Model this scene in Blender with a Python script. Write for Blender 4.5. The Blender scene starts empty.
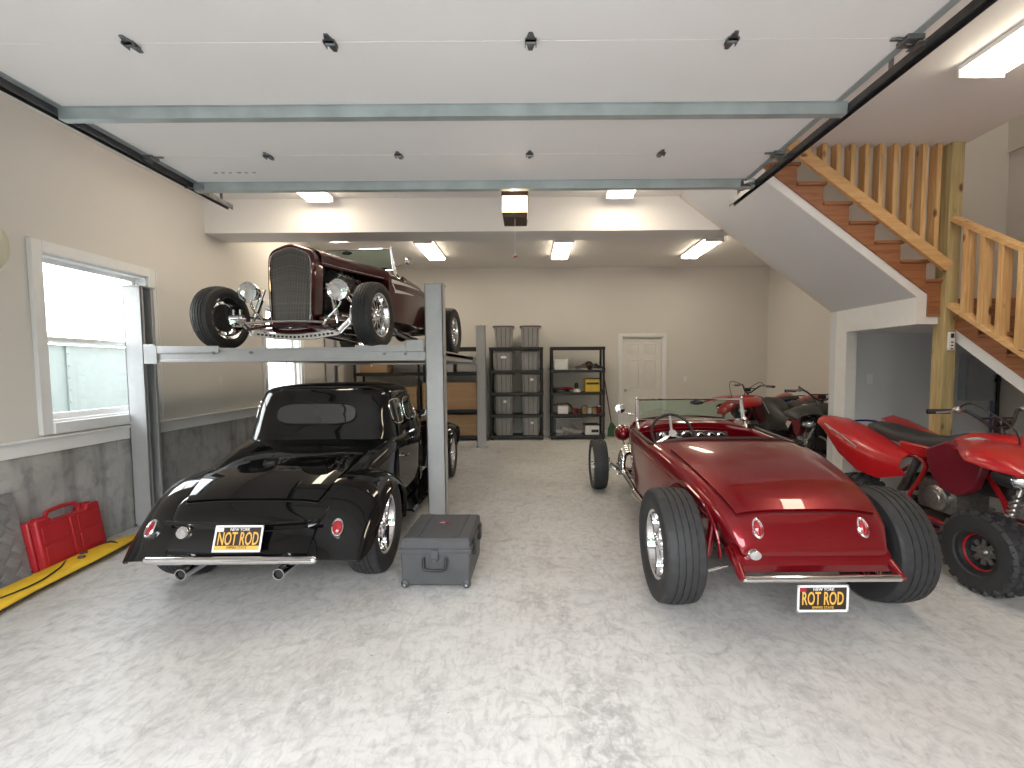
import bpy, math, random
from mathutils import Vector, Matrix, Euler
random.seed(7)
PI = math.pi
scn = bpy.context.scene
COL = scn.collection
R = math.radians

# ---------------------------------------------------------------- camera
cam = bpy.data.cameras.new('camera')
camo = bpy.data.objects.new('camera', cam)
COL.objects.link(camo)
cam.sensor_fit = 'HORIZONTAL'
cam.sensor_width = 36.0
cam.lens = 455.0 / 1024 * 36.0
cam.shift_x = -16.0 / 1024
cam.shift_y = 10.0 / 1024
cam.clip_start = 0.05
camo.matrix_world = Matrix.Translation((0, 0, 1.5)) @ Matrix.Rotation(R(90 - 3.3), 4, 'X') @ Matrix.Rotation(-0.007, 4, 'Z')
scn.camera = camo

# ---------------------------------------------------------------- sky, exposure
world = bpy.data.worlds.new('overcast_sky')
scn.world = world
world.use_nodes = True
wn = world.node_tree
wn.nodes.clear()
wo = wn.nodes.new('ShaderNodeOutputWorld')
wb = wn.nodes.new('ShaderNodeBackground')
wt = wn.nodes.new('ShaderNodeTexCoord')
ws = wn.nodes.new('ShaderNodeSeparateXYZ')
wr = wn.nodes.new('ShaderNodeValToRGB')
wr.color_ramp.elements[0].position = 0.0
wr.color_ramp.elements[0].color = (1.0, 0.98, 0.96, 1)
wr.color_ramp.elements[1].position = 0.7
wr.color_ramp.elements[1].color = (0.86, 0.90, 0.97, 1)
wn.links.new(wt.outputs['Generated'], ws.inputs[0])
wn.links.new(ws.outputs['Z'], wr.inputs['Fac'])
wn.links.new(wr.outputs['Color'], wb.inputs['Color'])
wb.inputs['Strength'].default_value = 9.2
wn.links.new(wb.outputs[0], wo.inputs['Surface'])

# daylight portal filling the real door opening (guides sampling only)
def portal(loc, rot, sx, sy):
    l = bpy.data.lights.new('sky_portal', 'AREA')
    l.shape = 'RECTANGLE'; l.size = sx; l.size_y = sy
    l.cycles.is_portal = True
    o = bpy.data.objects.new('sky_portal', l); COL.objects.link(o)
    o.location = loc; o.rotation_euler = rot
portal((-0.41, -0.95, 1.42), (R(90), 0, 0), 4.6, 2.8)
portal((-4.0, 4.15, 1.78), (0, R(-90), 0), 1.4, 1.0)
portal((-4.0, 7.05, 1.78), (0, R(-90), 0), 1.4, 1.0)

vs = scn.view_settings
vs.view_transform = 'Standard'
vs.look = 'None'
vs.gamma = 1.0
vs.use_curve_mapping = False
vs.exposure = 0.46
scn.display_settings.display_device = 'sRGB'
scn.cycles.use_denoising = True
scn.cycles.max_bounces = 10
scn.cycles.diffuse_bounces = 5
scn.cycles.glossy_bounces = 5
scn.cycles.transmission_bounces = 6
scn.cycles.caustics_reflective = False
scn.cycles.caustics_refractive = False
scn.cycles.sample_clamp_indirect = 6.0

# ---------------------------------------------------------------- materials
def _new(name):
    m = bpy.data.materials.new(name); m.use_nodes = True
    nt = m.node_tree
    return m, nt, nt.nodes['Principled BSDF']

def mat(name, col, rough=0.5, metal=0.0, coat=0.0, emis=None, es=0.0, var=0.06, vscale=12.0, bump=0.0, bscale=60.0, spec=0.5):
    m, nt, b = _new(name)
    b.inputs['Roughness'].default_value = rough
    b.inputs['Metallic'].default_value = metal
    b.inputs['Coat Weight'].default_value = coat
    b.inputs['Coat Roughness'].default_value = 0.03
    b.inputs['Specular IOR Level'].default_value = spec
    tc = nt.nodes.new('ShaderNodeTexCoord')
    if var > 0:
        n = nt.nodes.new('ShaderNodeTexNoise'); n.inputs['Scale'].default_value = vscale
        n.inputs['Detail'].default_value = 3.0
        nt.links.new(tc.outputs['Object'], n.inputs['Vector'])
        rp = nt.nodes.new('ShaderNodeValToRGB')
        rp.color_ramp.elements[0].position = 0.3; rp.color_ramp.elements[1].position = 0.7
        rp.color_ramp.elements[0].color = tuple(max(0, c * (1 - var)) for c in col) + (1,)
        rp.color_ramp.elements[1].color = tuple(min(1, c * (1 + var)) for c in col) + (1,)
        nt.links.new(n.outputs['Fac'], rp.inputs['Fac'])
        nt.links.new(rp.outputs['Color'], b.inputs['Base Color'])
    else:
        b.inputs['Base Color'].default_value = tuple(col) + (1,)
    if bump > 0:
        n2 = nt.nodes.new('ShaderNodeTexNoise'); n2.inputs['Scale'].default_value = bscale
        n2.inputs['Detail'].default_value = 4.0
        nt.links.new(tc.outputs['Object'], n2.inputs['Vector'])
        bp = nt.nodes.new('ShaderNodeBump'); bp.inputs['Strength'].default_value = bump
        bp.inputs['Distance'].default_value = 0.01
        nt.links.new(n2.outputs['Fac'], bp.inputs['Height'])
        nt.links.new(bp.outputs['Normal'], b.inputs['Normal'])
    if emis:
        b.inputs['Emission Color'].default_value = tuple(emis) + (1,)
        b.inputs['Emission Strength'].default_value = es
    return m

def glass(name, tint=(0.9, 0.95, 0.93), rough=0.0, mixf=0.12):
    m = bpy.data.materials.new(name); m.use_nodes = True
    nt = m.node_tree; nt.nodes.clear()
    o = nt.nodes.new('ShaderNodeOutputMaterial')
    t = nt.nodes.new('ShaderNodeBsdfTransparent'); t.inputs['Color'].default_value = tuple(tint) + (1,)
    g = nt.nodes.new('ShaderNodeBsdfGlossy'); g.inputs['Roughness'].default_value = rough
    fr = nt.nodes.new('ShaderNodeLayerWeight'); fr.inputs['Blend'].default_value = 0.5
    pw = nt.nodes.new('ShaderNodeMath'); pw.operation = 'POWER'; pw.inputs[1].default_value = 5.0
    nt.links.new(fr.outputs['Facing'], pw.inputs[0])
    ad = nt.nodes.new('ShaderNodeMath'); ad.operation = 'ADD'; ad.inputs[1].default_value = mixf * 0.3; ad.use_clamp = True
    mx = nt.nodes.new('ShaderNodeMixShader')
    nt.links.new(pw.outputs[0], ad.inputs[0]); nt.links.new(ad.outputs[0], mx.inputs[0])
    nt.links.new(t.outputs[0], mx.inputs[1]); nt.links.new(g.outputs[0], mx.inputs[2])
    nt.links.new(mx.outputs[0], o.inputs['Surface'])
    return m

def wood(name, c1, c2, axis, knots=True, dist=1.0):
    m, nt, b = _new(name)
    b.inputs['Roughness'].default_value = 0.5
    tc = nt.nodes.new('ShaderNodeTexCoord')
    mp = nt.nodes.new('ShaderNodeMapping')
    s = [14.0, 14.0, 14.0]; s['xyz'.index(axis)] = 0.9
    mp.inputs['Scale'].default_value = s
    nt.links.new(tc.outputs['Object'], mp.inputs['Vector'])
    n = nt.nodes.new('ShaderNodeTexNoise'); n.inputs['Scale'].default_value = 2.4
    n.inputs['Detail'].default_value = 6.0; n.inputs['Distortion'].default_value = dist
    nt.links.new(mp.outputs[0], n.inputs['Vector'])
    rp = nt.nodes.new('ShaderNodeValToRGB')
    rp.color_ramp.elements[0].position = 0.35; rp.color_ramp.elements[1].position = 0.62
    rp.color_ramp.elements[0].color = tuple(c1) + (1,); rp.color_ramp.elements[1].color = tuple(c2) + (1,)
    nt.links.new(n.outputs['Fac'], rp.inputs['Fac'])
    out = rp.outputs['Color']
    if knots:
        mp2 = nt.nodes.new('ShaderNodeMapping')
        s2 = [7.0, 7.0, 7.0]; s2['xyz'.index(axis)] = 3.4
        mp2.inputs['Scale'].default_value = s2
        nt.links.new(tc.outputs['Object'], mp2.inputs['Vector'])
        v = nt.nodes.new('ShaderNodeTexVoronoi'); v.inputs['Scale'].default_value = 1.0
        nt.links.new(mp2.outputs[0], v.inputs['Vector'])
        k = nt.nodes.new('ShaderNodeValToRGB')
        k.color_ramp.elements[0].position = 0.08; k.color_ramp.elements[1].position = 0.17
        k.color_ramp.elements[0].color = (1, 1, 1, 1); k.color_ramp.elements[1].color = (0, 0, 0, 1)
        nt.links.new(v.outputs['Distance'], k.inputs['Fac'])
        mx = nt.nodes.new('ShaderNodeMixRGB'); mx.inputs['Color2'].default_value = (0.16, 0.06, 0.02, 1)
        nt.links.new(k.outputs['Color'], mx.inputs['Fac']); nt.links.new(out, mx.inputs['Color1'])
        out = mx.outputs['Color']
    nt.links.new(out, b.inputs['Base Color'])
    return m

def ramp(nt, fac, stops):
    r = nt.nodes.new('ShaderNodeValToRGB')
    els = r.color_ramp.elements
    while len(els) < len(stops): els.new(0.5)
    for e, (p, c) in zip(els, stops):
        e.position = p; e.color = (c[0], c[1], c[2], 1) if hasattr(c, '__len__') else (c, c, c, 1)
    nt.links.new(fac, r.inputs['Fac'])
    return r.outputs['Color']

def noise(nt, vec, scale, detail=4.0, dist=0.0, rough=0.5):
    n = nt.nodes.new('ShaderNodeTexNoise')
    n.inputs['Scale'].default_value = scale; n.inputs['Detail'].default_value = detail
    n.inputs['Distortion'].default_value = dist; n.inputs['Roughness'].default_value = rough
    nt.links.new(vec, n.inputs['Vector'])
    return n.outputs['Fac']

def mixc(nt, mode, fac, a, b):
    m = nt.nodes.new('ShaderNodeMixRGB'); m.blend_type = mode
    for s, v in ((m.inputs['Fac'], fac), (m.inputs['Color1'], a), (m.inputs['Color2'], b)):
        if isinstance(v, (int, float)): s.default_value = v if s.name == 'Fac' else (v, v, v, 1)
        elif isinstance(v, tuple): s.default_value = v + (1,)
        else: nt.links.new(v, s)
    return m.outputs['Color']

def mapping(nt, src, scale=(1, 1, 1), loc=(0, 0, 0), rot=(0, 0, 0)):
    mp = nt.nodes.new('ShaderNodeMapping')
    mp.inputs['Scale'].default_value = scale; mp.inputs['Location'].default_value = loc
    mp.inputs['Rotation'].default_value = rot
    nt.links.new(src, mp.inputs['Vector'])
    return mp.outputs[0]

def floor_material():
    m, nt, b = _new('polished_concrete')
    tc = nt.nodes.new('ShaderNodeTexCoord').outputs['Object']
    big = noise(nt, tc, 0.7, 5, 0.6)
    c = ramp(nt, big, [(0.3, (0.52, 0.50, 0.475)), (0.5, (0.61, 0.60, 0.58)), (0.72, (0.68, 0.675, 0.66))])
    sw = noise(nt, tc, 5.0, 8, 2.2, 0.6)
    c = mixc(nt, 'MULTIPLY', 0.8, c, ramp(nt, sw, [(0.32, 0.78), (0.5, 1.0), (0.7, 1.04)]))
    tr = noise(nt, mapping(nt, tc, (1.6, 0.7, 1), rot=(0, 0, 0.5)), 14.0, 8, 1.2, 0.7)
    c = mixc(nt, 'MULTIPLY', 0.65, c, ramp(nt, tr, [(0.36, 0.70), (0.52, 1.0)]))
    sp = noise(nt, tc, 38.0, 3, 0.2)
    c = mixc(nt, 'MULTIPLY', 0.6, c, ramp(nt, sp, [(0.24, 0.35), (0.3, 1.0)]))
    # faint rusty blotches
    ru = noise(nt, mapping(nt, tc, (1, 1, 1), (3.1, 7.7, 0)), 0.9, 5, 0.8)
    c = mixc(nt, 'MIX', ramp(nt, ru, [(0.62, 0.0), (0.8, 0.35)]), c, (0.50, 0.40, 0.33))
    # trowel swirls
    vo = nt.nodes.new('ShaderNodeTexWave'); vo.wave_type = 'RINGS'; vo.inputs['Scale'].default_value = 3.0
    vo.inputs['Distortion'].default_value = 14.0; vo.inputs['Detail'].default_value = 4.0; vo.inputs['Detail Scale'].default_value = 1.3
    nt.links.new(tc, vo.inputs['Vector'])
    c = mixc(nt, 'MULTIPLY', 0.35, c, ramp(nt, vo.outputs['Fac'], [(0.0, 0.78), (0.12, 1.0)]))
    # worn tyre lanes: a dark band of rubber on the slab (own shape in floor coordinates)
    sx = nt.nodes.new('ShaderNodeSeparateXYZ'); nt.links.new(tc, sx.inputs[0])
    def band(axis, c0, w, soft):
        s = nt.nodes.new('ShaderNodeMath'); s.operation = 'SUBTRACT'; nt.links.new(sx.outputs[axis], s.inputs[0]); s.inputs[1].default_value = c0
        a = nt.nodes.new('ShaderNodeMath'); a.operation = 'ABSOLUTE'; nt.links.new(s.outputs[0], a.inputs[0])
        mr = nt.nodes.new('ShaderNodeMapRange'); nt.links.new(a.outputs[0], mr.inputs[0])
        mr.inputs[1].default_value = w; mr.inputs[2].default_value = w + soft; mr.inputs[3].default_value = 1; mr.inputs[4].default_value = 0
        return mr.outputs[0]
    def mul(a, b_):
        s = nt.nodes.new('ShaderNodeMath'); s.operation = 'MULTIPLY'
        for i, v in enumerate((a, b_)):
            if isinstance(v, (int, float)): s.inputs[i].default_value = v
            else: nt.links.new(v, s.inputs[i])
        return s.outputs[0]
    brk = ramp(nt, noise(nt, tc, 16.0, 6, 0.5, 0.7), [(0.40, 1.0), (0.58, 0.0)])
    for (cx, w, cy, h, k) in ((0.21, 0.012, 2.1, 0.8, 0.55), (0.34, 0.10, 1.6, 0.42, 0.65), (1.25, 0.08, 2.3, 0.5, 0.35), (-0.47, 0.05, 1.98, 0.07, 0.5), (-1.25, 0.35, 2.0, 0.2, 0.3), (0.02, 0.07, 2.9, 0.1, 0.5), (0.12, 0.05, 3.6, 0.3, 0.4)):
        msk = mul(mul(band(0, cx, w, 0.05), band(1, cy, h, 0.15)), k)
        c = mixc(nt, 'MIX', mul(msk, brk), c, (0.30, 0.29, 0.29))
    nt.links.new(c, b.inputs['Base Color'])
    b.inputs['Roughness'].default_value = 0.42
    rr = ramp(nt, sw, [(0.3, 0.62), (0.7, 0.36)])
    nt.links.new(rr, b.inputs['Roughness'])
    bp = nt.nodes.new('ShaderNodeBump'); bp.inputs['Strength'].default_value = 0.12; bp.inputs['Distance'].default_value = 0.01
    nt.links.new(tr, bp.inputs['Height']); nt.links.new(bp.outputs[0], b.inputs['Normal'])
    return m

def foundation_material():
    m, nt, b = _new('cast_concrete')
    tc = nt.nodes.new('ShaderNodeTexCoord').outputs['Object']
    c = ramp(nt, noise(nt, tc, 1.6, 6, 0.5), [(0.3, (0.33, 0.32, 0.31)), (0.7, (0.52, 0.515, 0.51))])
    st = noise(nt, mapping(nt, tc, (1, 4.5, 0.7)), 1.5, 5, 0.3)
    c = mixc(nt, 'MULTIPLY', 0.85, c, ramp(nt, st, [(0.34, 0.6), (0.47, 1.0), (0.7, 1.1)]))
    c = mixc(nt, 'MULTIPLY', 0.6, c, ramp(nt, noise(nt, tc, 9.0, 6, 0.5), [(0.33, 0.6), (0.5, 1.0)]))
    nt.links.new(c, b.inputs['Base Color']); b.inputs['Roughness'].default_value = 0.8
    return m

def paint_wall(name, col, rough=0.75):
    m, nt, b = _new(name)
    tc = nt.nodes.new('ShaderNodeTexCoord').outputs['Object']
    c = ramp(nt, noise(nt, tc, 0.8, 4, 0.2), [(0.3, tuple(x * 0.97 for x in col)), (0.7, tuple(min(1, x * 1.02) for x in col))])
    nt.links.new(c, b.inputs['Base Color']); b.inputs['Roughness'].default_value = rough
    bp = nt.nodes.new('ShaderNodeBump'); bp.inputs['Strength'].default_value = 0.05; bp.inputs['Distance'].default_value = 0.004
    nt.links.new(noise(nt, tc, 90.0, 3), bp.inputs['Height']); nt.links.new(bp.outputs[0], b.inputs['Normal'])
    return m

def cardboard():
    m, nt, b = _new('cardboard')
    tc = nt.nodes.new('ShaderNodeTexCoord').outputs['Object']
    c = ramp(nt, noise(nt, mapping(nt, tc, (1, 1, 9)), 3.0, 4), [(0.3, (0.36, 0.225, 0.12)), (0.7, (0.44, 0.285, 0.16))])
    nt.links.new(c, b.inputs['Base Color']); b.inputs['Roughness'].default_value = 0.85
    return m

def carpaint(name, col, metal=0.35, rough=0.28, spec=0.5):
    m, nt, b = _new(name)
    b.inputs['Base Color'].default_value = tuple(col) + (1,)
    b.inputs['Metallic'].default_value = metal
    b.inputs['Roughness'].default_value = rough
    b.inputs['Specular IOR Level'].default_value = spec
    b.inputs['Coat Weight'].default_value = 1.0
    b.inputs['Coat Roughness'].default_value = 0.0
    tc = nt.nodes.new('ShaderNodeTexCoord').outputs['Object']
    n = noise(nt, tc, 900.0, 1)
    c = ramp(nt, n, [(0.3, tuple(x * 0.85 for x in col)), (0.7, tuple(min(1, x * 1.15) for x in col))])
    nt.links.new(c, b.inputs['Base Color'])
    return m

M = {}
M['floor'] = floor_material()
M['concrete'] = foundation_material()
M['wall'] = paint_wall('wall_paint', (0.72, 0.69, 0.655))
M['ceil'] = paint_wall('ceiling_paint', (0.83, 0.81, 0.79))
M['trim'] = mat('white_trim', (0.84, 0.84, 0.84), 0.35, var=0.02)
M['grayblue'] = paint_wall('alcove_paint', (0.70, 0.71, 0.74))
M['doorw'] = mat('door_white', (0.78, 0.76, 0.73), 0.4, var=0.02)
M['panel'] = paint_wall('garage_door_panel', (0.88, 0.86, 0.84), 0.5)
M['galv'] = mat('galvanised_steel', (0.46, 0.52, 0.52), 0.42, 0.5, var=0.12, vscale=6)
M['track'] = mat('track_steel', (0.10, 0.10, 0.105), 0.35, 0.8, var=0.2)
M['hinge'] = mat('hinge_steel', (0.22, 0.23, 0.24), 0.35, 0.85, var=0.2, vscale=40)
M['lift'] = mat('lift_grey_paint', (0.46, 0.46, 0.47), 0.38, 0.1, var=0.04)
M['liftd'] = mat('lift_dark_grey', (0.20, 0.20, 0.21), 0.5, 0.2)  # darker grey for the post ladders and the stamped door mark
M['pvz'] = wood('pine_upright', (0.60, 0.34, 0.13), (0.76, 0.50, 0.24), 'z')
M['pvx'] = wood('pine_rail_across', (0.62, 0.35, 0.14), (0.74, 0.46, 0.21), 'x')
M['pvy'] = wood('pine_rail_along', (0.62, 0.35, 0.14), (0.76, 0.50, 0.24), 'y')
M['post'] = wood('treated_post', (0.40, 0.31, 0.14), (0.54, 0.42, 0.21), 'z')
M['tread'] = wood('stained_tread', (0.27, 0.10, 0.042), (0.38, 0.16, 0.07), 'x', False)
M['ready'] = wood('stained_stringer', (0.27, 0.10, 0.042), (0.38, 0.16, 0.07), 'y', False)
M['chrome'] = mat('chrome', (0.82, 0.82, 0.83), 0.06, 1.0, var=0)
M['satin'] = mat('satin_aluminium', (0.62, 0.62, 0.63), 0.25, 1.0, var=0.05)
M['rubber'] = mat('tyre_rubber', (0.028, 0.028, 0.030), 0.62, var=0.15, vscale=30, bump=0.1, bscale=90)
M['blackp'] = carpaint('black_gloss_paint', (0.003, 0.003, 0.0035), 0.0, 0.3, 0.0)
M['redp'] = carpaint('candy_red_paint', (0.20, 0.003, 0.008), 0.4, 0.30, 0.2)
M['maroon'] = carpaint('maroon_paint', (0.06, 0.004, 0.008), 0.3, 0.28, 0.2)
M['blk'] = mat('black_plastic', (0.018, 0.018, 0.020), 0.45, var=0.15)
M['blkgloss'] = mat('black_gloss_plastic', (0.012, 0.012, 0.013), 0.15, var=0)
M['darkmetal'] = mat('dark_engine_metal', (0.05, 0.05, 0.052), 0.35, 0.8, var=0.3, vscale=30)
M['castal'] = mat('cast_aluminium', (0.36, 0.35, 0.34), 0.35, 0.9, var=0.2, vscale=40, bump=0.2)
M['leather'] = mat('dark_leather', (0.035, 0.012, 0.012), 0.42, bump=0.15)
M['redlens'] = mat('red_lens', (0.35, 0.01, 0.02), 0.1, coat=1.0, var=0)
M['lens'] = mat('headlight_lens', (0.80, 0.82, 0.84), 0.12, 0.85, var=0.1, vscale=25, bump=0.3, bscale=30)
M['glass'] = glass('clear_glass')
M['windowglass'] = glass('window_pane', (0.97, 0.99, 0.98), 0.0, 0.05)
M['darkglass'] = mat('tinted_glass', (0.012, 0.013, 0.014), 0.02, 0.0, coat=1.0, var=0, spec=1.0)
M['greenglass'] = glass('windscreen_glass', (0.80, 0.90, 0.86), 0.0, 0.15)
M['quadred'] = mat('quad_red_plastic', (0.42, 0.010, 0.014), 0.28, coat=0.3, var=0.03)
M['quadmaroon'] = mat('quad_maroon_plastic', (0.16, 0.010, 0.022), 0.35, var=0.05)
M['seatv'] = mat('black_vinyl', (0.024, 0.024, 0.027), 0.55, bump=0.15)
M['silver'] = mat('silver_graphic', (0.62, 0.62, 0.62), 0.35, 0.4, var=0)
M['case'] = mat('case_plastic', (0.075, 0.076, 0.082), 0.5, var=0.08, bump=0.08)
M['bin'] = mat('bin_grey_plastic', (0.31, 0.30, 0.295), 0.42, var=0.05)
M['binlid'] = mat('bin_lid_plastic', (0.12, 0.105, 0.105), 0.45, var=0.05)
M['card'] = cardboard()
M['redcase'] = mat('red_case_plastic', (0.46, 0.022, 0.030), 0.38, var=0.06, bump=0.05)
M['yellow'] = mat('yellow_fabric', (0.80, 0.50, 0.02), 0.55, var=0.08, bump=0.4, bscale=14)
M['yellowbox'] = mat('yellow_box', (0.80, 0.56, 0.06), 0.5, var=0.05)
M['white'] = mat('white_plastic', (0.80, 0.80, 0.79), 0.45, var=0.02)
M['label'] = mat('paper_label', (0.88, 0.88, 0.88), 0.7, var=0)
M['tan'] = mat('tan_leather', (0.42, 0.27, 0.15), 0.6, var=0.2)
M['brown'] = mat('dark_brown', (0.09, 0.05, 0.04), 0.6, var=0.3, vscale=30)
M['green'] = mat('broom_green', (0.06, 0.13, 0.07), 0.8, var=0.2, vscale=60)
M['clearbin'] = glass('clear_bin_plastic', (0.80, 0.80, 0.80), 0.15, 0.5)
M['fence'] = mat('pale_green_metal', (0.18, 0.21, 0.203), 0.5, var=0.04)
M['ground'] = mat('driveway_asphalt', (0.20, 0.20, 0.195), 0.9, var=0.15, vscale=3)
M['plate'] = mat('plate_black', (0.03, 0.018, 0.012), 0.4, var=0)
M['gold'] = mat('plate_gold', (0.85, 0.48, 0.10), 0.4, var=0)
M['cream'] = mat('cream_plastic', (0.62, 0.60, 0.48), 0.4, var=0.02)
M['tube'] = mat('lamp_diffuser', (0.9, 0.88, 0.82), 0.4, emis=(1.0, 0.86, 0.66), es=12.5, var=0)
M['bulb'] = mat('opener_lens', (0.9, 0.8, 0.6), 0.4, emis=(1.0, 0.66, 0.33), es=3.0, var=0)
M['bulbhot'] = mat('opener_bulb', (1, 1, 1), 0.4, emis=(1.0, 0.95, 0.85), es=30.0, var=0)
M['openerb'] = mat('opener_brown_case', (0.07, 0.045, 0.03), 0.4, var=0.05)
M['elpanel'] = mat('grey_panel_box', (0.40, 0.44, 0.48), 0.4, 0.3, var=0.05)
M['bluepipe'] = mat('blue_pipe', (0.08, 0.12, 0.22), 0.4, var=0.05)
M['diamond'] = mat('grey_moulded_mat', (0.22, 0.21, 0.215), 0.6, var=0.1, vscale=20)
M['bluem'] = mat('blue_metal', (0.03, 0.05, 0.22), 0.25, 0.5, var=0)

# ---------------------------------------------------------------- mesh builder
def lerp(a, b, t): return a + (b - a) * t

def pchip(xs, ys):
    n = len(xs)
    h = [xs[i + 1] - xs[i] for i in range(n - 1)]
    d = [(ys[i + 1] - ys[i]) / h[i] for i in range(n - 1)]
    m = [0.0] * n
    m[0] = d[0]; m[-1] = d[-1]
    for i in range(1, n - 1):
        if d[i - 1] * d[i] <= 0: m[i] = 0.0
        else:
            w1 = 2 * h[i] + h[i - 1]; w2 = h[i] + 2 * h[i - 1]
            m[i] = (w1 + w2) / (w1 / d[i - 1] + w2 / d[i])
    def f(x):
        if x <= xs[0]: return ys[0]
        if x >= xs[-1]: return ys[-1]
        i = 0
        while x > xs[i + 1]: i += 1
        t = (x - xs[i]) / h[i]
        return ((1 + 2 * t) * (1 - t) ** 2 * ys[i] + t * (1 - t) ** 2 * h[i] * m[i]
                + t * t * (3 - 2 * t) * ys[i + 1] + t * t * (t - 1) * h[i] * m[i + 1])
    return f

class MB:
    def __init__(self):
        self.v = []; self.f = []; self.mi = []; self.k = 0
    def slot(self, k): self.k = k; return self
    def add(self, vs, fs):
        o = len(self.v)
        self.v += [tuple(p) for p in vs]
        for q in fs:
            self.f.append(tuple(i + o for i in q)); self.mi.append(self.k)
        return self
    def box(self, c, s, rot=None, taper=1.0):
        x, y, z = s[0] / 2, s[1] / 2, s[2] / 2
        vs = [Vector((i * x * (taper if k > 0 else 1), j * y * (taper if k > 0 else 1), k * z)) for k in (-1, 1) for j in (-1, 1) for i in (-1, 1)]
        if rot is not None:
            e = Euler(rot).to_matrix(); vs = [e @ p for p in vs]
        vs = [p + Vector(c) for p in vs]
        return self.add(vs, [(0, 2, 3, 1), (4, 5, 7, 6), (0, 1, 5, 4), (2, 6, 7, 3), (0, 4, 6, 2), (1, 3, 7, 5)])
    def b2(self, x0, x1, y0, y1, z0, z1):
        return self.box(((x0 + x1) / 2, (y0 + y1) / 2, (z0 + z1) / 2), (abs(x1 - x0), abs(y1 - y0), abs(z1 - z0)))
    def beam(self, p0, p1, w, h, up=(0, 0, 1)):
        p0 = Vector(p0); p1 = Vector(p1); d = (p1 - p0).normalized(); up = Vector(up)
        s = d.cross(up).normalized(); u = s.cross(d).normalized()
        vs = []
        for p in (p0, p1):
            for a, b in ((-1, -1), (1, -1), (1, 1), (-1, 1)): vs.append(p + s * (a * w / 2) + u * (b * h / 2))
        return self.add(vs, [(3, 2, 1, 0), (4, 5, 6, 7), (0, 1, 5, 4), (1, 2, 6, 5), (2, 3, 7, 6), (3, 0, 4, 7)])
    def tube(self, pts, r, seg=8, cap=True, closed=False, smooth=0):
        pts = [Vector(p) for p in pts]
        if smooth:
            q = []
            n = len(pts)
            for i in range(n - 1):
                p0 = pts[max(i - 1, 0)]; p1 = pts[i]; p2 = pts[i + 1]; p3 = pts[min(i + 2, n - 1)]
                for j in range(smooth):
                    t = j / smooth
                    q.append(0.5 * ((2 * p1) + (p2 - p0) * t + (2 * p0 - 5 * p1 + 4 * p2 - p3) * t * t + (3 * p1 - p0 - 3 * p2 + p3) * t ** 3))
            q.append(pts[-1])
            if hasattr(r, '__len__'):
                rr = []
                for i in range(n - 1):
                    for j in range(smooth): rr.append(lerp(r[i], r[i + 1], j / smooth))
                rr.append(r[-1]); r = rr
            pts = q
        n = len(pts)
        rs = r if hasattr(r, '__len__') else [r] * n
        tang = []
        for i in range(n):
            if closed: t = pts[(i + 1) % n] - pts[i - 1]
            else: t = pts[min(i + 1, n - 1)] - pts[max(i - 1, 0)]
            tang.append(t.normalized() if t.length > 1e-9 else Vector((0, 0, 1)))
        a = Vector((0, 0, 1)) if abs(tang[0].z) < 0.9 else Vector((1, 0, 0))
        nrm = (a - tang[0] * a.dot(tang[0])).normalized()
        rings = []
        for i in range(n):
            nrm = nrm - tang[i] * nrm.dot(tang[i])
            nrm = nrm.normalized() if nrm.length > 1e-6 else Vector((1, 0, 0))
            bn = tang[i].cross(nrm)
            rings.append([pts[i] + (nrm * math.cos(2 * PI * k / seg) + bn * math.sin(2 * PI * k / seg)) * rs[i] for k in range(seg)])
        return self.loft(rings, True, cap and not closed, wrap=closed)
    def cyl(self, p0, p1, r0, r1=None, seg=16):
        return self.tube([p0, p1], [r0, r0 if r1 is None else r1], seg)
    def loft(self, rings, closed=True, cap=True, wrap=False):
        n = len(rings[0]); vs = [p for r in rings for p in r]; fs = []
        m = len(rings)
        for i in range(m if wrap else m - 1):
            j = (i + 1) % m
            for k in range(n if closed else n - 1):
                l = (k + 1) % n
                fs.append((i * n + k, i * n + l, j * n + l, j * n + k))
        if cap and closed:
            fs.append(tuple(range(n - 1, -1, -1))); fs.append(tuple((m - 1) * n + k for k in range(n)))
        return self.add(vs, fs)
    def lathe(self, prof, c=(0, 0, 0), axis='x', seg=32, closed=False, mod=None):
        rings = []
        for k in range(seg):
            a = 2 * PI * k / seg; ring = []
            for i, (r, h) in enumerate(prof):
                if mod: r = mod(i, k, r)
                ca, sa = r * math.cos(a), r * math.sin(a)
                p = {'x': (h, ca, sa), 'y': (ca, h, sa), 'z': (ca, sa, h)}[axis]
                ring.append((p[0] + c[0], p[1] + c[1], p[2] + c[2]))
            rings.append(ring)
        return self.loft(rings, closed, False, wrap=True)
    def sphere(self, c, r, seg=16, sc=(1, 1, 1)):
        n = max(6, seg // 2)
        rings = []
        for i in range(n + 1):
            a = PI * i / n; a = min(max(a, 0.02), PI - 0.02)
            rings.append([(c[0] + r * sc[0] * math.sin(a) * math.cos(2 * PI * k / seg), c[1] + r * sc[1] * math.sin(a) * math.sin(2 * PI * k / seg), c[2] - r * sc[2] * math.cos(a)) for k in range(seg)])
        return self.loft(rings, True, True)
    def prism(self, poly, a, b, plane='yz'):
        def mp(p, h): return {'yz': (h, p[0], p[1]), 'xz': (p[0], h, p[1]), 'xy': (p[0], p[1], h)}[plane]
        n = len(poly)
        vs = [mp(p, a) for p in poly] + [mp(p, b) for p in poly]
        fs = [tuple(range(n - 1, -1, -1)), tuple(range(n, 2 * n))] + [(k, (k + 1) % n, (k + 1) % n + n, k + n) for k in range(n)]
        return self.add(vs, fs)
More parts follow.
